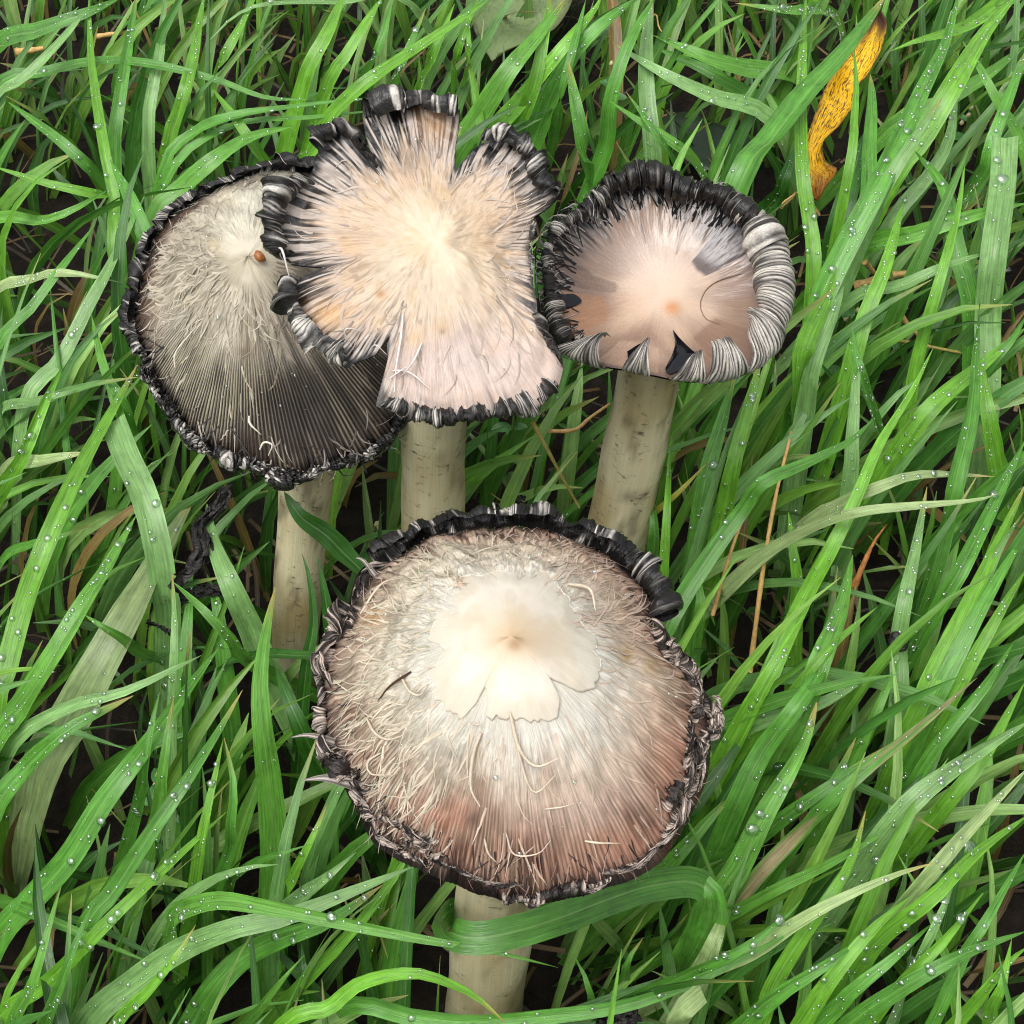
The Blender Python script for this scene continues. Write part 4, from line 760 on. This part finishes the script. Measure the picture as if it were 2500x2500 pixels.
for pts, w, ti, lab, kw in [
    ([(325,1070),(290,967),(248,895)],46,'g',None,{}),
    ([(414,1530),(404,1450),(383,1325),(352,1210),(310,1117),(278,1030)],56,'p','blunt pale grass blade standing over the matted ones left of the dark conical mushroom',dict(z=(.06,.10,.10),tip=False)),
    ([(-10,1760),(20,1625),(62,1470),(104,1355),(155,1231),(207,1122),(274,1003),(335,890)],52,'b',None,dict(z=(.05,.09,.08))), ([(-20,1240),(52,1117),(104,993),(155,890)],40,'b',None,{}),
    ([(-20,1840),(52,1728),(130,1600),(207,1470),(259,1392),(335,1255)],66,'m','broad grass blade thick with raindrops, beside the rotted black shreds',dict(z=(.05,.095,.085),drops=1.8)),
    ([(104,1890),(180,1754),(248,1625),(321,1495),(388,1366),(480,1205)],96,'w','very wide dull green grass blade lying under the rotted black shreds',dict(z=(.03,.06,.055),drops=.2,k=.8)),
    ([(650,1620),(610,1525),(560,1420),(520,1320),(505,1230)],64,'p',None,dict(z=(.03,.065,.06),drops=.2)), ([(620,1625),(559,1557),(492,1485),(422,1420)],38,'m',None,{}),
    ([(668,2180),(668,2050),(655,1910),(640,1780),(635,1660),(650,1540),(672,1435)],80,'m','broad upright grass blade standing between the dark stem and the bell-shaped cap',dict(z=(.03,.09,.12),drops=.35,taper=2.2)),
    ([(800,1900),(725,1754),(672,1630)],58,'d',None,dict(z=(.02,.05,.05),drops=.1)),
    ([(880,1390),(797,1309),(735,1262),(693,1200)],48,'d','dark green grass blade crossing the front of the dark mushroom\'s stem',dict(z=(.085,.105,.112),drops=.1,root=False)),
    ([(745,1660),(765,1525),(757,1420),(737,1352)],32,'d',None,dict(z=(.04,.066,.074),drops=0)), ([(810,1560),(792,1445),(776,1362)],42,'d',None,dict(z=(.05,.066,.074),drops=0)),
    ([(440,1800),(450,1640),(460,1500),(470,1400)],42,'g',None,dict(z=(.02,.05,.05))), ([(420,1800),(425,1650),(428,1540),(420,1400)],36,'p',None,dict(z=(.05,.085,.08))), ([(560,1740),(545,1600),(530,1480),(505,1400)],46,'g',None,dict(z=(.02,.05,.05))),
    ([(350,1600),(300,1560),(250,1530),(205,1500)],36,'m',None,{}), ([(10,1370),(80,1330),(150,1310),(230,1280)],30,'g',None,{}), ([(20,1150),(100,1125),(180,1110),(230,1105)],44,'w',None,{}), ([(0,1010),(70,985),(140,965),(200,950)],40,'p',None,{})]:
    a = dict(z=sz); a.update(kw); hero(pts, w, ti, 'stalk', label=lab, **a)
fz = (.05, .085, .085)
for pts, w, ti, lab, kw in [
    ([(20,1836),(155,1733),(310,1686),(492,1600)],40,'p',None,{}), ([(-20,2010),(62,1880),(155,1790),(270,1728),(325,1698)],62,'g',None,{}),
    ([(0,2290),(78,2199),(170,2095),(248,1966),(310,1883),(404,1759),(466,1671),(535,1580)],60,'g','long broad grass blade beaded with raindrops, crossing finer blades below the rotted shreds',dict(z=(.05,.10,.09),drops=1.6)),
    ([(200,2290),(280,2173),(362,2043),(440,1930),(518,1810),(592,1685)],44,'g',None,{}), ([(-10,2495),(104,2406),(207,2307),(310,2204),(440,2085),(552,1983)],40,'b',None,dict(z=(.06,.10,.09))),
    ([(471,2180),(492,2043),(518,1924),(545,1805)],34,'b',None,{}), ([(549,2110),(562,2017),(570,1915),(547,1800)],36,'g',None,{}),
    ([(207,2510),(321,2400),(440,2318),(569,2266),(700,2238),(880,2168),(1010,2115)],64,'p','wide glossy grass blade running under the arched one towards the bell-shaped cap',dict(z=(.04,.085,.09))),
    ([(280,2510),(362,2421),(435,2328),(478,2258)],40,'b',None,{}), ([(497,2450),(595,2338),(699,2287),(802,2250),(935,2160)],58,'g',None,dict(z=(.03,.06,.08))),
    ([(110,2510),(150,2400),(190,2290),(230,2200)],36,'g',None,{}), ([(30,2500),(80,2400),(120,2260),(150,2160)],36,'m',None,{}), ([(380,2010),(395,1900),(410,1790),(425,1700)],40,'m',None,{}), ([(330,1990),(350,1880),(370,1770),(390,1690)],34,'g',None,{}),
    ([(600,2120),(700,2080),(760,2060)],26,'g',None,{}), ([(690,2180),(730,2110),(770,2030),(800,1960)],38,'b',None,{}), ([(700,2220),(800,2140),(870,2080)],50,'p',None,{}), ([(400,2250),(500,2160),(600,2120),(680,2110)],36,'p',None,{}), ([(160,2470),(165,2350),(170,2250),(175,2180)],26,'p',None,{}), ([(600,2500),(650,2440),(700,2380),(745,2330)],36,'m',None,{}), ([(760,2500),(740,2380),(735,2300)],50,'d',None,dict(z=(.02,.04,.04)))]:
    a = dict(z=fz); a.update(kw); hero(pts, w, ti, 'front', label=lab, **a)
hero([(419,2290),(428,2240),(470,2212),(543,2197),(647,2213),(750,2234),(854,2256),(1000,2287),(1200,2322),(1362,2362)],66,'m','front',(.07,.115,.13,.13,.125),label='arched grass blade bent over with its thin tip crossing the bell-shaped mushroom\'s stem',taper=1.3,fold=.35)
hero([(690,2505),(800,2462),(878,2402),(1007,2376),(1110,2407),(1173,2443),(1235,2500)],42,'b','front',(.06,.085,.07),label='bowed bright grass blade arching over the foot of the bell-shaped mushroom\'s stem',drops=.3)
hero([(840,2456),(1007,2482),(1162,2496),(1343,2480),(1525,2454),(1680,2402),(1800,2345),(1950,2268)],42,'g','bell',(.05,.062,.075),label='long low grass blade lying across the foot of the bell-shaped mushroom\'s stem',drops=.4)
hero([(1190,2222),(1110,2222),(1078,2246),(1098,2276),(1162,2291),(1266,2272),(1369,2240),(1473,2200),(1576,2166),(1680,2152),(1722,2168)],68,'g','bell',(.035,.06,.098,.124,.13,.13,.128,.125,.121,.117,.113,.11),label='wide grass blade wrapped round the bell-shaped mushroom\'s stem just under the cap',tip=False,drops=.15,fold=.25,k=.8,root=False)
hero([(1712,2160),(1735,2190),(1728,2250),(1690,2330),(1645,2400)],84,'g','bell',(.11,.108,.085,.06,.03),label='end of the wrapped grass blade folded sharply down beside the bell-shaped mushroom',drops=.1,root=False,taper=2.2)
lz = (.05, .08, .075)
hero([(1800,470),(1888,336),(1966,233),(2049,140),(2121,52),(2165,-15)],62,'g','leaf',(.10,.11,.11),label='widest grass blade lying across the spotted yellow leaf',drops=.15,taper=4)
for pts, w, ti, kw in [([(1985,680),(1976,543),(1960,440),(1955,310),(1960,120),(1968,-15)],32,'b',{}),([(2070,430),(2085,290),(2090,207),(2084,112)],24,'b',dict(z=(.08,.09,.09))),
    ([(2115,500),(2120,380),(2128,250),(2125,180)],40,'g',dict(z=(.05,.065,.06))),
    ([(1966,890),(2007,725),(2069,595),(2137,466),(2199,336),(2250,223),(2307,104),(2340,-15)],52,'g',dict(z=(.05,.09,.09),drops=1.6)), ([(2165,450),(2250,336),(2328,207),(2406,78),(2485,-15)],54,'b',{}), ([(2105,590),(2163,455),(2225,352),(2299,240)],38,'p',dict(z=(.06,.095,.09))),
    ([(1592,400),(1578,233),(1578,104),(1594,-15)],44,'p',{}), ([(1655,420),(1604,331),(1529,224)],30,'g',{}), ([(1895,305),(1733,233),(1604,171),(1490,100)],40,'p',{}), ([(1950,200),(1810,166),(1707,135),(1585,82)],54,'m',dict(z=(.03,.06,.06))), ([(1910,280),(1810,222),(1707,165),(1600,116)],38,'g',dict(z=(.02,.045,.045))), ([(1712,420),(1645,352),(1552,290),(1490,248)],38,'m',{}),
    ([(2040,48),(1914,26),(1795,8)],36,'m',dict(drops=2)), ([(2505,-10),(2354,67),(2225,104),(2170,126)],40,'b',{}), ([(2214,1015),(2245,854),(2297,673),(2338,518),(2356,398)],30,'b',dict(z=(.05,.10,.11))), ([(2095,615),(2225,575),(2354,533),(2510,495)],48,'m',dict(drops=1.6)), ([(2070,740),(2199,699),(2302,652),(2414,617)],40,'p',{}),
    ([(2065,940),(2111,776),(2163,647),(2206,492)],42,'b',{}), ([(2375,785),(2338,621),(2307,466),(2233,368)],46,'g',{}), ([(2170,550),(2266,430),(2318,336),(2335,200)],32,'p',dict(z=(.03,.05,.05))), ([(2500,380),(2440,260),(2400,180),(2350,100)],32,'m',{}), ([(2390,440),(2420,350),(2470,220),(2505,120)],34,'g',{}), ([(2030,640),(2050,540),(2085,420),(2110,320)],56,'d',dict(z=(.03,.055,.05))), ([(1880,500),(1915,430),(1940,360)],44,'d',dict(z=(.03,.05,.05))), ([(2180,310),(2300,250),(2400,190),(2505,110)],40,'m',dict(z=(.03,.05,.05)))]:
    a = dict(z=lz); a.update(kw); hero(pts, w, ti, 'leaf', **a)
hero([(2406,1010),(2411,776),(2427,621),(2447,466),(2453,338)],54,'p','leaf',(.05,.10,.11),label='blunt-ended upright grass blade carrying big raindrops, right of the yellow leaf',tip=False,drops=1.2)
for pts, w, ti, kw in [([(1930,1020),(1942,960),(1960,850),(2012,740),(2040,660)],74,'b',dict(z=(.03,.08,.08))), ([(1965,1020),(1985,900),(2030,780),(2060,700)],50,'p',{}), ([(1600,1590),(1681,1433),(1810,1247),(1862,1180),(1966,1133),(2069,1081),(2134,1022)],44,'g',dict(z=(.05,.09,.085))),
    ([(1960,1288),(2043,1237),(2147,1190),(2250,1159),(2435,1164)],36,'w',{}), ([(1830,1770),(1914,1568),(1976,1438),(2033,1335),(2095,1205),(2147,1086),(2225,957),(2278,850)],50,'b',dict(z=(.05,.10,.11),taper=1.5)), ([(1900,1850),(1955,1750),(2007,1604),(2049,1500),(2082,1355)],66,'m',{}),
    ([(2260,1440),(2302,1294),(2328,1190),(2370,1009),(2380,879),(2392,740)],52,'g',dict(drops=1.6,z=(.05,.09,.09))), ([(2150,1170),(2199,1092),(2276,993),(2380,905),(2505,800)],54,'b',dict(drops=1.6)), ([(2435,1160),(2410,1000),(2392,870)],52,'b',{}), ([(2190,1760),(2194,1578),(2209,1475),(2235,1345),(2263,1190)],44,'p',dict(drops=1.3)),
    ([(2225,1590),(2276,1500),(2354,1371),(2432,1216),(2505,1070)],50,'g',dict(drops=1.5)), ([(2200,1810),(2300,1600),(2400,1400),(2505,1180)],48,'b',dict(drops=1.3)), ([(2240,1790),(2330,1610),(2420,1440),(2505,1300)],46,'g',{}), ([(2290,1760),(2380,1600),(2450,1480),(2505,1390)],44,'b',{}),
    ([(1695,1330),(1722,1164),(1759,1040),(1795,905)],52,'g',{}), ([(1765,1255),(1790,1138),(1821,1009),(1860,870)],42,'b',{}), ([(1593,1400),(1598,1294),(1590,1190)],42,'g',dict(z=(.02,.06,.06))), ([(1616,1455),(1629,1242),(1636,1085)],26,'b',{}), ([(1578,1270),(1655,1205),(1730,1126)],22,'y',dict(drops=.1)), ([(1810,1870),(1893,1750),(1992,1620),(2069,1542),(2142,1482)],34,'b',dict(z=(.06,.10,.10))),
    ([(2130,1010),(2095,900),(2080,800)],46,'g',{}), ([(2070,1210),(2080,1060),(2090,920),(2100,850)],42,'p',{}), ([(1690,1600),(1710,1480),(1700,1380)],40,'m',dict(z=(.02,.05,.05))), ([(2350,1000),(2410,900),(2470,830),(2505,770)],34,'g',{}), ([(2310,1600),(2370,1500),(2440,1340),(2500,1250)],36,'p',{}), ([(1940,1560),(1945,1420),(1935,1340),(1925,1250)],36,'b',dict(z=(.02,.05,.05)))]:
    a = dict(z=lz); a.update(kw); hero(pts, w, ti, 'bowl', **a)
hero([(1760,1452),(1862,1361),(1966,1299),(2095,1252),(2225,1237),(2380,1221),(2435,1206)],42,'w','bowl',(.05,.11,.115),label='pale grass blade arching sideways over the upright ones below the bowl-shaped mushroom',drops=.5,taper=2.2)
for pts, w, ti, kw in [([(2010,2240),(2095,2121),(2173,2018),(2250,1935),(2380,1842),(2510,1762)],68,'p',dict(drops=1.7,z=(.06,.11,.11))), ([(2090,2345),(2173,2235),(2276,2121),(2380,2007),(2510,1875)],58,'w',dict(z=(.06,.10,.10))), ([(1790,2090),(1914,1997),(2018,1924),(2170,1818)],44,'g',dict(z=(.06,.10,.10))),
    ([(1730,2230),(1800,2121),(1862,1992),(1924,1888),(1966,1810),(1994,1715)],66,'m',dict(z=(.05,.085,.085))), ([(1795,1975),(1862,1836),(1940,1733),(2007,1629),(2056,1495)],54,'g',{}), ([(1790,1810),(1852,1692),(1904,1604),(1968,1495)],52,'b',{}), ([(1764,1802),(1862,1759),(1992,1723),(2130,1648)],46,'p',dict(z=(.04,.07,.06))),
    ([(1700,2380),(1836,2323),(1940,2256),(2043,2199),(2183,2137),(2283,2106)],56,'w',dict(z=(.06,.11,.11),taper=1.6,drops=.5)), ([(1500,2465),(1655,2390),(1810,2318),(1914,2240),(1962,2192)],38,'g',dict(z=(.06,.10,.10))), ([(1800,2510),(1914,2416),(2018,2354),(2100,2295)],56,'g',{}), ([(1850,2510),(1890,2400),(1966,2276),(2028,2188),(2080,2095),(2113,1980)],44,'b',dict(z=(.06,.10,.10))),
    ([(1735,2255),(1810,2214),(1914,2160),(2018,2111),(2175,2022)],42,'m',{}), ([(2070,2400),(2147,2292),(2276,2188),(2380,2085),(2510,1990)],54,'b',{}), ([(2270,2510),(2354,2328),(2406,2250),(2505,2078)],40,'g',{}), ([(2185,2470),(2235,2354),(2276,2276),(2330,2152)],50,'p',dict(drops=1.8)), ([(2060,2510),(2147,2447),(2276,2369),(2380,2318),(2510,2272)],48,'g',dict(drops=1.2)), ([(2418,2510),(2447,2406),(2470,2292)],42,'b',{}),
    ([(1620,2510),(1660,2470),(1712,2422)],46,'w',dict(drops=.1,tip=False)), ([(1690,2420),(1745,2300),(1775,2195)],64,'w',dict(z=(.04,.07,.06),drops=.3)), ([(1950,2510),(2020,2400),(2120,2280),(2220,2190)],50,'b',{}), ([(2000,2500),(2080,2420),(2180,2340),(2280,2250)],46,'g',{}), ([(2120,2500),(2200,2400),(2300,2300),(2400,2180)],44,'b',{}), ([(2330,2500),(2400,2420),(2460,2350),(2510,2310)],44,'b',{}), ([(1900,2110),(1980,2000),(2040,1900),(2090,1800)],42,'g',{}),
    ([(2240,2050),(2320,1950),(2400,1850),(2505,1660)],44,'b',{}), ([(2200,1950),(2300,1800),(2400,1680),(2480,1560)],44,'g',{}), ([(2060,1900),(2120,1780),(2160,1690),(2200,1600)],38,'m',{}), ([(1640,2040),(1700,1960),(1780,1850),(1830,1780)],44,'d',dict(z=(.03,.05,.05))), ([(1600,2140),(1660,2080),(1740,1990),(1790,1940)],48,'m',dict(z=(.03,.05,.05))), ([(1590,2320),(1640,2280),(1680,2230)],44,'d',dict(z=(.02,.04,.04))), ([(1500,2440),(1530,2350),(1570,2290)],34,'g',dict(z=(.02,.05,.05))), ([(1420,2500),(1440,2420),(1400,2330)],30,'g',dict(z=(.02,.05,.05)))]:
    a = dict(z=lz); a.update(kw); hero(pts, w, ti, 'bell', **a)
hero([(1800,2200),(1940,2043),(2018,1966),(2121,1873),(2250,1769),(2385,1655)],38,'g','bell',(.07,.12,.11),label='grass blade with a withered grey stripe right of the bell-shaped mushroom',dead=.9,drops=.4)

# ------------------------------------------------------------------ leaves, straws, weeds and scraps
def sheet(name, left, right, z, mat, label, cat, col, edge, rows=30, cols=9, wav=.003, base=None, tipc=None, thick=True):
    L_ = spline(np.array([at(x, y, z) for x, y in left]), rows); Rr = spline(np.array([at(x, y, z) for x, y in right]), rows)
    u = np.linspace(0, 1, cols)[None, :, None]; P = L_[:, None] * (1 - u) + Rr[:, None] * u
    t = np.linspace(0, 1, rows)[:, None]; uu = u[..., 0]
    P = P + np.array([0, 0, 1.0]) * ((vn(t * 5 + 3, uu * 2.2, 61) - .5) * wav * 2 + (np.abs(uu - .5) * 2) ** 2 * wav)[..., None]
    e = np.maximum(ss(.82, 1, np.abs(uu - .5) * 2 + .25 * (vn(t * 22, uu * 3, 62) - .5)), 0) * .8 + 0 * t
    c = mix(np.broadcast_to(lin(*col), P.shape), lin(*edge), e)
    if base: c = mix(c, lin(*base), ss(.75, 1, t + .15 * (vn(t * 9, uu * 6, 63) - .5)) + 0 * uu)
    if tipc: c = mix(c, lin(*tipc), ss(.2, .03, t + .12 * (vn(t * 9, uu * 6, 64) - .5)) + 0 * uu)
    o = mk(name, P, grid_faces(rows, cols), mat, None, c, np.stack([t * 3 + 0 * uu, uu + 0 * t, 0 * t + 0 * uu], -1))
    if thick: m = o.modifiers.new('thick', 'SOLIDIFY'); m.thickness = .0004; m.offset = -1
    return tag(o, label, cat)
zl = .055
ly = [(x / 4.11 + 1900, y / 4.11 + 30) for x, y in [(985,68),(920,130),(850,250),(700,470),(560,700),(450,870),(370,1050),(310,1220),(270,1350),(265,1450),(270,1550),(300,1700),(330,1850),(395,1892)]]
ry = [(x / 4.11 + 1900, y / 4.11 + 30) for x, y in [(995,70),(1062,200),(1040,350),(985,520),(870,680),(800,745),(765,930),(690,1040),(600,1170),(440,1330),(435,1450),(470,1560),(572,1640),(410,1892)]]
sheet('fallen_leaf', ly, ry, zl, M['yleaf'], 'yellow fallen leaf spotted brown, caught between grass blades', 'leaf', (226, 176, 22), (96, 54, 18), 44, 13, .005, (150, 88, 24), (52, 28, 16))
sheet('broad_leaf', [(1600,300),(1650,280),(1730,300),(1830,330)], [(1610,330),(1680,400),(1760,420),(1840,360)], .02, M['gleaf'], 'dark green broad leaf lying low behind the bowl-shaped mushroom', 'leaf', (22, 40, 18), (30, 50, 22), 16, 7, .002)
sheet('woolly_leaf', [(1200,160),(1150,60),(1150,-40),(1190,-120)], [(1215,150),(1330,100),(1400,0),(1390,-110)], .035, M['gleaf'], 'pale woolly grey-green leaf behind the blades at the ragged mushroom\'s back', 'leaf', (112, 130, 84), (90, 92, 56), 20, 9, .004)
def stick(name, pts, wpx, z, label, cat, mat, group=None, taper=.5, flat=.45):
    n = len(pts); zz = np.interp(np.linspace(0, 1, n), np.linspace(0, 1, len(z)), z); P = np.array([at(p[0], p[1], h) for p, h in zip(pts, zz)])
    C = spline(P, 12); r = wpx * .5 * px_m(P[0]); t = np.linspace(0, 1, 12); V, F = tube(C, r * (1 - taper * t) * (1 + .12 * np.sin(t * 23)), 8); F = [list(f) for f in F] + [list(range(8))[::-1], list(range(88, 96))]
    o = mk(name, V, F, mat, None, np.broadcast_to(lin(178, 164, 84), V.shape), np.stack([V[:, 0] * 300, V[:, 1] * 300, V[:, 2] * 300], -1)); return tag(o, label, cat, group)
for pts, w, z, lab in [([(38,128),(70,124),(106,118)],22,(.05,.05),'short thick cut straw lying in the matted grass behind the dark mushroom'), ([(232,90),(280,82),(330,74)],14,(.045,.045),'thin straw lying beneath upright blades behind the dark mushroom'),
    ([(2085,700),(2120,690),(2180,672),(2235,665)],26,(.045,.05),'wide split straw under the blades below the yellow leaf'), ([(2112,640),(2140,672)],16,(.06,.05),'short straw end poking up by the wide split straw'), ([(2175,735),(2215,790),(2265,840)],17,(.06,.045),'slanting golden straw below the wide split one'),
    ([(1905,505),(1935,480),(1945,470)],14,(.04,.045),'brown straw tip under the yellow leaf\'s lower end'), ([(1980,498),(2000,525)],15,(.05,.045),'straw stub just below the yellow leaf'), ([(1565,70),(1600,35),(1610,70),(1640,100)],6,(.03,.03),'thin brown rootlet in the dark gap behind the bowl-shaped mushroom')]:
    stick('straw', pts, w, z, lab, 'straw', M['straw'])
stick('grass_stalk', [(1300,1030),(1335,1095),(1370,1160),(1415,1240)], 12, (.10, .09, .07), 'pale green stalk leaning between the middle and right stems', 'stalk', M['grass'])
stick('grass_stalk', [(1318,1052),(1400,1050),(1440,1020),(1490,985)], 12, (.09, .095, .10), 'reddish jointed stalk crossing the pale one between the stems', 'stalk', M['straw'])
stick('grass_stalk', [(1831,1640),(1862,1397),(1893,1216),(1932,1055)], 14, (.03, .08, .08), 'thin brown-jointed grass stalk beside the bowl-shaped mushroom\'s stem', 'stalk', M['straw'])
stick('grass_stalk', [(1740,1500),(1790,1330),(1835,1220)], 11, (.05, .08, .08), 'slender reddish stalk rising left of the brown-jointed one', 'stalk', M['straw'])
stick('grass_stalk', [(2160,825),(2240,840),(2340,860),(2420,870)], 11, (.05, .06, .05), 'thin pale green stalk lying beneath the golden straw', 'stalk', M['grass'])
stick('red_bud', [(2355,520),(2370,480),(2395,450)], 17, (.03, .035, .04), 'small red-brown catkin in the dark gap right of the yellow leaf', 'catkin', plain('red_catkin', tuple(lin(120, 50, 34)), .6, .3, 900, .5))
stick('dead_grass', [(2075,1455),(2090,1420),(2130,1330),(2165,1280)], 26, (.05, .07, .08), 'rust-brown dead grass sheath among the blades right of the bell-shaped cap', 'grass blade', plain('rusty_sheath', tuple(lin(170, 112, 60)), .6, .3, 700, .4), taper=.9)
# rotted scraps of cap
def scrap(pts, wpx, z, label, seed, strips=4):
    rg = np.random.RandomState(seed); acc = Acc()
    for k in range(strips):
        P = np.array([at(x + rg.normal(0, wpx * .22), y + rg.normal(0, wpx * .22), z + rg.uniform(0, .003)) for x, y in pts]); C = spline(P, 18); t = np.linspace(0, 1, 18)
        V, _, _, _ = ribbon(C, wpx * px_m(P[0]) * (.35 + .5 * vn(t * 7, k * 3.1 + 0 * t, 66)), (rg.normal(0, .5), rg.normal(0, .5), 1), 5, rg.uniform(-.8, .8)); V = V + rg.normal(0, .0004, V.shape)
        acc.add(V, grid_faces(18, 5))
    o = acc.build('rotted_scrap', M['char'], None); return tag(o, label, 'scrap')
scrap([(548,1190),(525,1245),(480,1290),(500,1335),(460,1390),(430,1430)], 34, .082, 'long black rotted shred of cap hanging on a wide grass blade', 1, 6)
scrap([(425,1470),(460,1455),(500,1440),(545,1445)], 26, .07, 'short black rotted shred of cap below the long one', 2, 5)
scrap([(360,1515),(385,1530),(412,1540),(415,1550)], 9, .075, 'wispy thin black shred stuck to a grass blade', 3, 3)
scrap([(1470,2490),(1510,2470),(1550,2485),(1530,2500)], 40, .07, 'curled black and white scrap of cap near the bell-shaped mushroom\'s foot', 4, 6)
scrap([(1215,1250),(1240,1225),(1275,1215)], 26, .07, 'black inky smear of cap lying between the middle and right stems', 5, 4)
def blob(px, py, z, rx, ry, label):
    me = bpy.data.meshes.new('ink_blob'); bm = bmesh.new(); bmesh.ops.create_icosphere(bm, subdivisions=4, radius=1)
    for v in bm.verts:
        p = v.co; k = 1 - .35 * p.y; n = vn(p.x * 2 + 5, p.y * 2 + p.z * 1.3 + 5, 67) - .5
        v.co = Vector((p.x * rx * k * (1 + .5 * n) + .12 * rx * math.sin(p.y * 3), p.y * ry * (1 + .3 * n), p.z * rx * .7 * (1 + .6 * n)))
    bm.to_mesh(me); bm.free(); me.polygons.foreach_set('use_smooth', np.ones(len(me.polygons), bool)); me.materials.append(M['char'])
    o = bpy.data.objects.new('ink_blob', me); COL.objects.link(o); o.location = at(px, py, z); o.rotation_euler = (R_(18), R_(10), R_(14)); WPOS[o.name] = at(px, py, z); return tag(o, label, 'blob')
blob(2192, 1552, .088, .0030, .0052, 'dark glossy drop of ink sagging on a grass blade right of the bell-shaped cap')
# small weeds
def weed(px, py, z, hgt, label, seed, nl=7):
    rg = np.random.RandomState(seed); b = at(px, py, z); b0 = b.copy(); b0[2] = -.002; root = thing('weed', b0, label, 'weed'); WPOS[root.name] = b0
    top = b + np.array([rg.normal(0, .006), 0, hgt]); C = spline([b0, b0 * .6 + top * .4 + [.002, 0, 0], top], 12); V, F = tube(C, np.linspace(.0007, .0004, 12), 6)
    mk('stem', V, F, M['grass'], root, np.broadcast_to(lin(128, 150, 70), V.shape), V * 100)
    for i in range(nl):
        f = .35 + .65 * i / nl; p = C[int(f * 11)]; a = i * 2.4 + rg.rand(); d = np.array([math.cos(a), math.sin(a), .5]); L = rg.uniform(.006, .011); t = np.linspace(0, 1, 7)
        Cc = p + nrm(d) * (L * t)[:, None] - np.array([0, 0, 1]) * (L * .35 * t * t)[:, None]; V, _, _, _ = ribbon(Cc, L * .5 * np.sin(np.pi * np.clip(t * .93 + .05, 0, 1)) ** .8, (0, -.2, 1), 5, .25)
        mk('leaf', V, grid_faces(7, 5), M['grass'], root, np.broadcast_to(lin(78, 134, 62), V.shape) * rg.uniform(.8, 1.2), V * 120)
    for i in range(4):
        p = C[11 - i] + rg.normal(0, .0012, 3); V, F = tube(p + np.array([[0, 0, -.001], [0, 0, 0], [.0003, 0, .0012], [.0003, 0, .002]]), np.array([.0004, .0011, .0009, .0002]), 6); mk('bud', V, F, M['bud'], root)
weed(1205, 1130, .03, .055, 'small leafy weed with pale buds between the middle and right stems', 1, 9)
weed(2325, 440, .0, .045, 'small budding weed in the dark gap right of the yellow leaf', 2)
weed(2000, 860, .03, .04, 'small budding weed among the blades right of the bowl-shaped mushroom', 3, 5)
weed(2140, 880, .02, .045, 'small budding weed beneath the thin pale stalk', 4, 6)
weed(1470, 330, .02, .04, 'small leafy weed behind the gap between the ragged and bowl-shaped mushrooms', 5, 8)
weed(940, 1390, .02, .03, 'small round-leaved weed beside the bell-shaped cap\'s back edge', 6, 6)
weed(350, 1960, .02, .02, 'low round-leaved weed in the dark hollow under the beaded blades', 7, 8)
# ------------------------------------------------------------------ rain drops
rgd = np.random.RandomState(5)
for cp, nd_, q0, q1 in [(D, 110, .25, .85), (A, 60, .45, .9), (C_, 25, .5, .85)]:
    for _ in range(nd_):
        a_, q_ = rgd.rand() * 6.283, rgd.uniform(q0, q1); DROPS.append((cp.pos(a_, q_, .0012), cp.normal(np.array(a_), np.array(q_)), float(np.clip(rgd.lognormal(-8.15, .4), .00015, .0007))))
def drop_mesh(sub):
    bm = bmesh.new(); bmesh.ops.create_icosphere(bm, subdivisions=sub, radius=1); V = np.array([v.co[:] for v in bm.verts]); F = np.array([[v.index for v in f.verts] for f in bm.faces]); bm.free(); return V, F
DV, DF = drop_mesh(2)
def drop_verts(p, n, r, V=None, el=1.0):
    V = DV if V is None else V; a = nrm(np.cross(n, np.array([.3, .9, .1]))); b = np.cross(n, a)
    return p + (a[None] * V[:, :1] * el + b[None] * V[:, 1:2] + n[None] * (V[:, 2:] * .62 + .25)) * r
acc = Acc()
LV, LF = drop_mesh(1)
for p, n, r in DROPS: acc.add(drop_verts(np.asarray(p), nrm(np.asarray(n)), r, LV if r < .00042 else DV), LF if r < .00042 else DF)
o = acc.build('rain_drops', M['water'], None, origin=(0, .4, 0)); o['kind'] = 'stuff'; tag(o, 'small clear raindrops beading the grass blades', 'water')
BV, BF = drop_mesh(3)
for px, py, rp in [(1836,2025,17),(1855,1987,12),(2359,2069,24),(2305,2201,11),(2286,2243,12),(2232,2349,19),(2447,440,16),(2434,392,10),(2458,660,10),(2080,562,9),(2042,2292,13),(337,1985,10),(424,1943,9),(174,2103,11),(77,2230,9),(150,1808,9),(340,1865,9),(180,1270,9),(200,1202,8),(290,1330,10),(130,1640,8),(1910,20,11),(1955,26,8),(1848,20,14)]:
    best = None; dg = bpy.context.evaluated_depsgraph_get() if 'dg' not in globals() else dg
    d = ray(px, py); hit, loc, nn, idx, ob, mat_ = S.ray_cast(dg, Vector(CO + d * .1), Vector(d / np.linalg.norm(d)))
    if not hit: continue
    n_ = np.array(nn); n_ = n_ if n_ @ (CO - np.array(loc)) > 0 else -n_; P = np.array(loc)
    o = mk('water_drop', drop_verts(P, nrm(n_), rp * px_m(P), BV, 1.15), BF, M['water'], None); tag(o, ('large' if rp > 13 else ('fairly large' if rp > 9.5 else 'medium-sized')) + ' clear raindrop sitting on a blade ' + WHERE['cone' if px < 700 and py < 1000 else 'stalk' if px < 700 and py < 1660 else 'front' if px < 1000 else 'leaf' if py < 760 else 'bell'], 'raindrop', 'large raindrops on the grass')
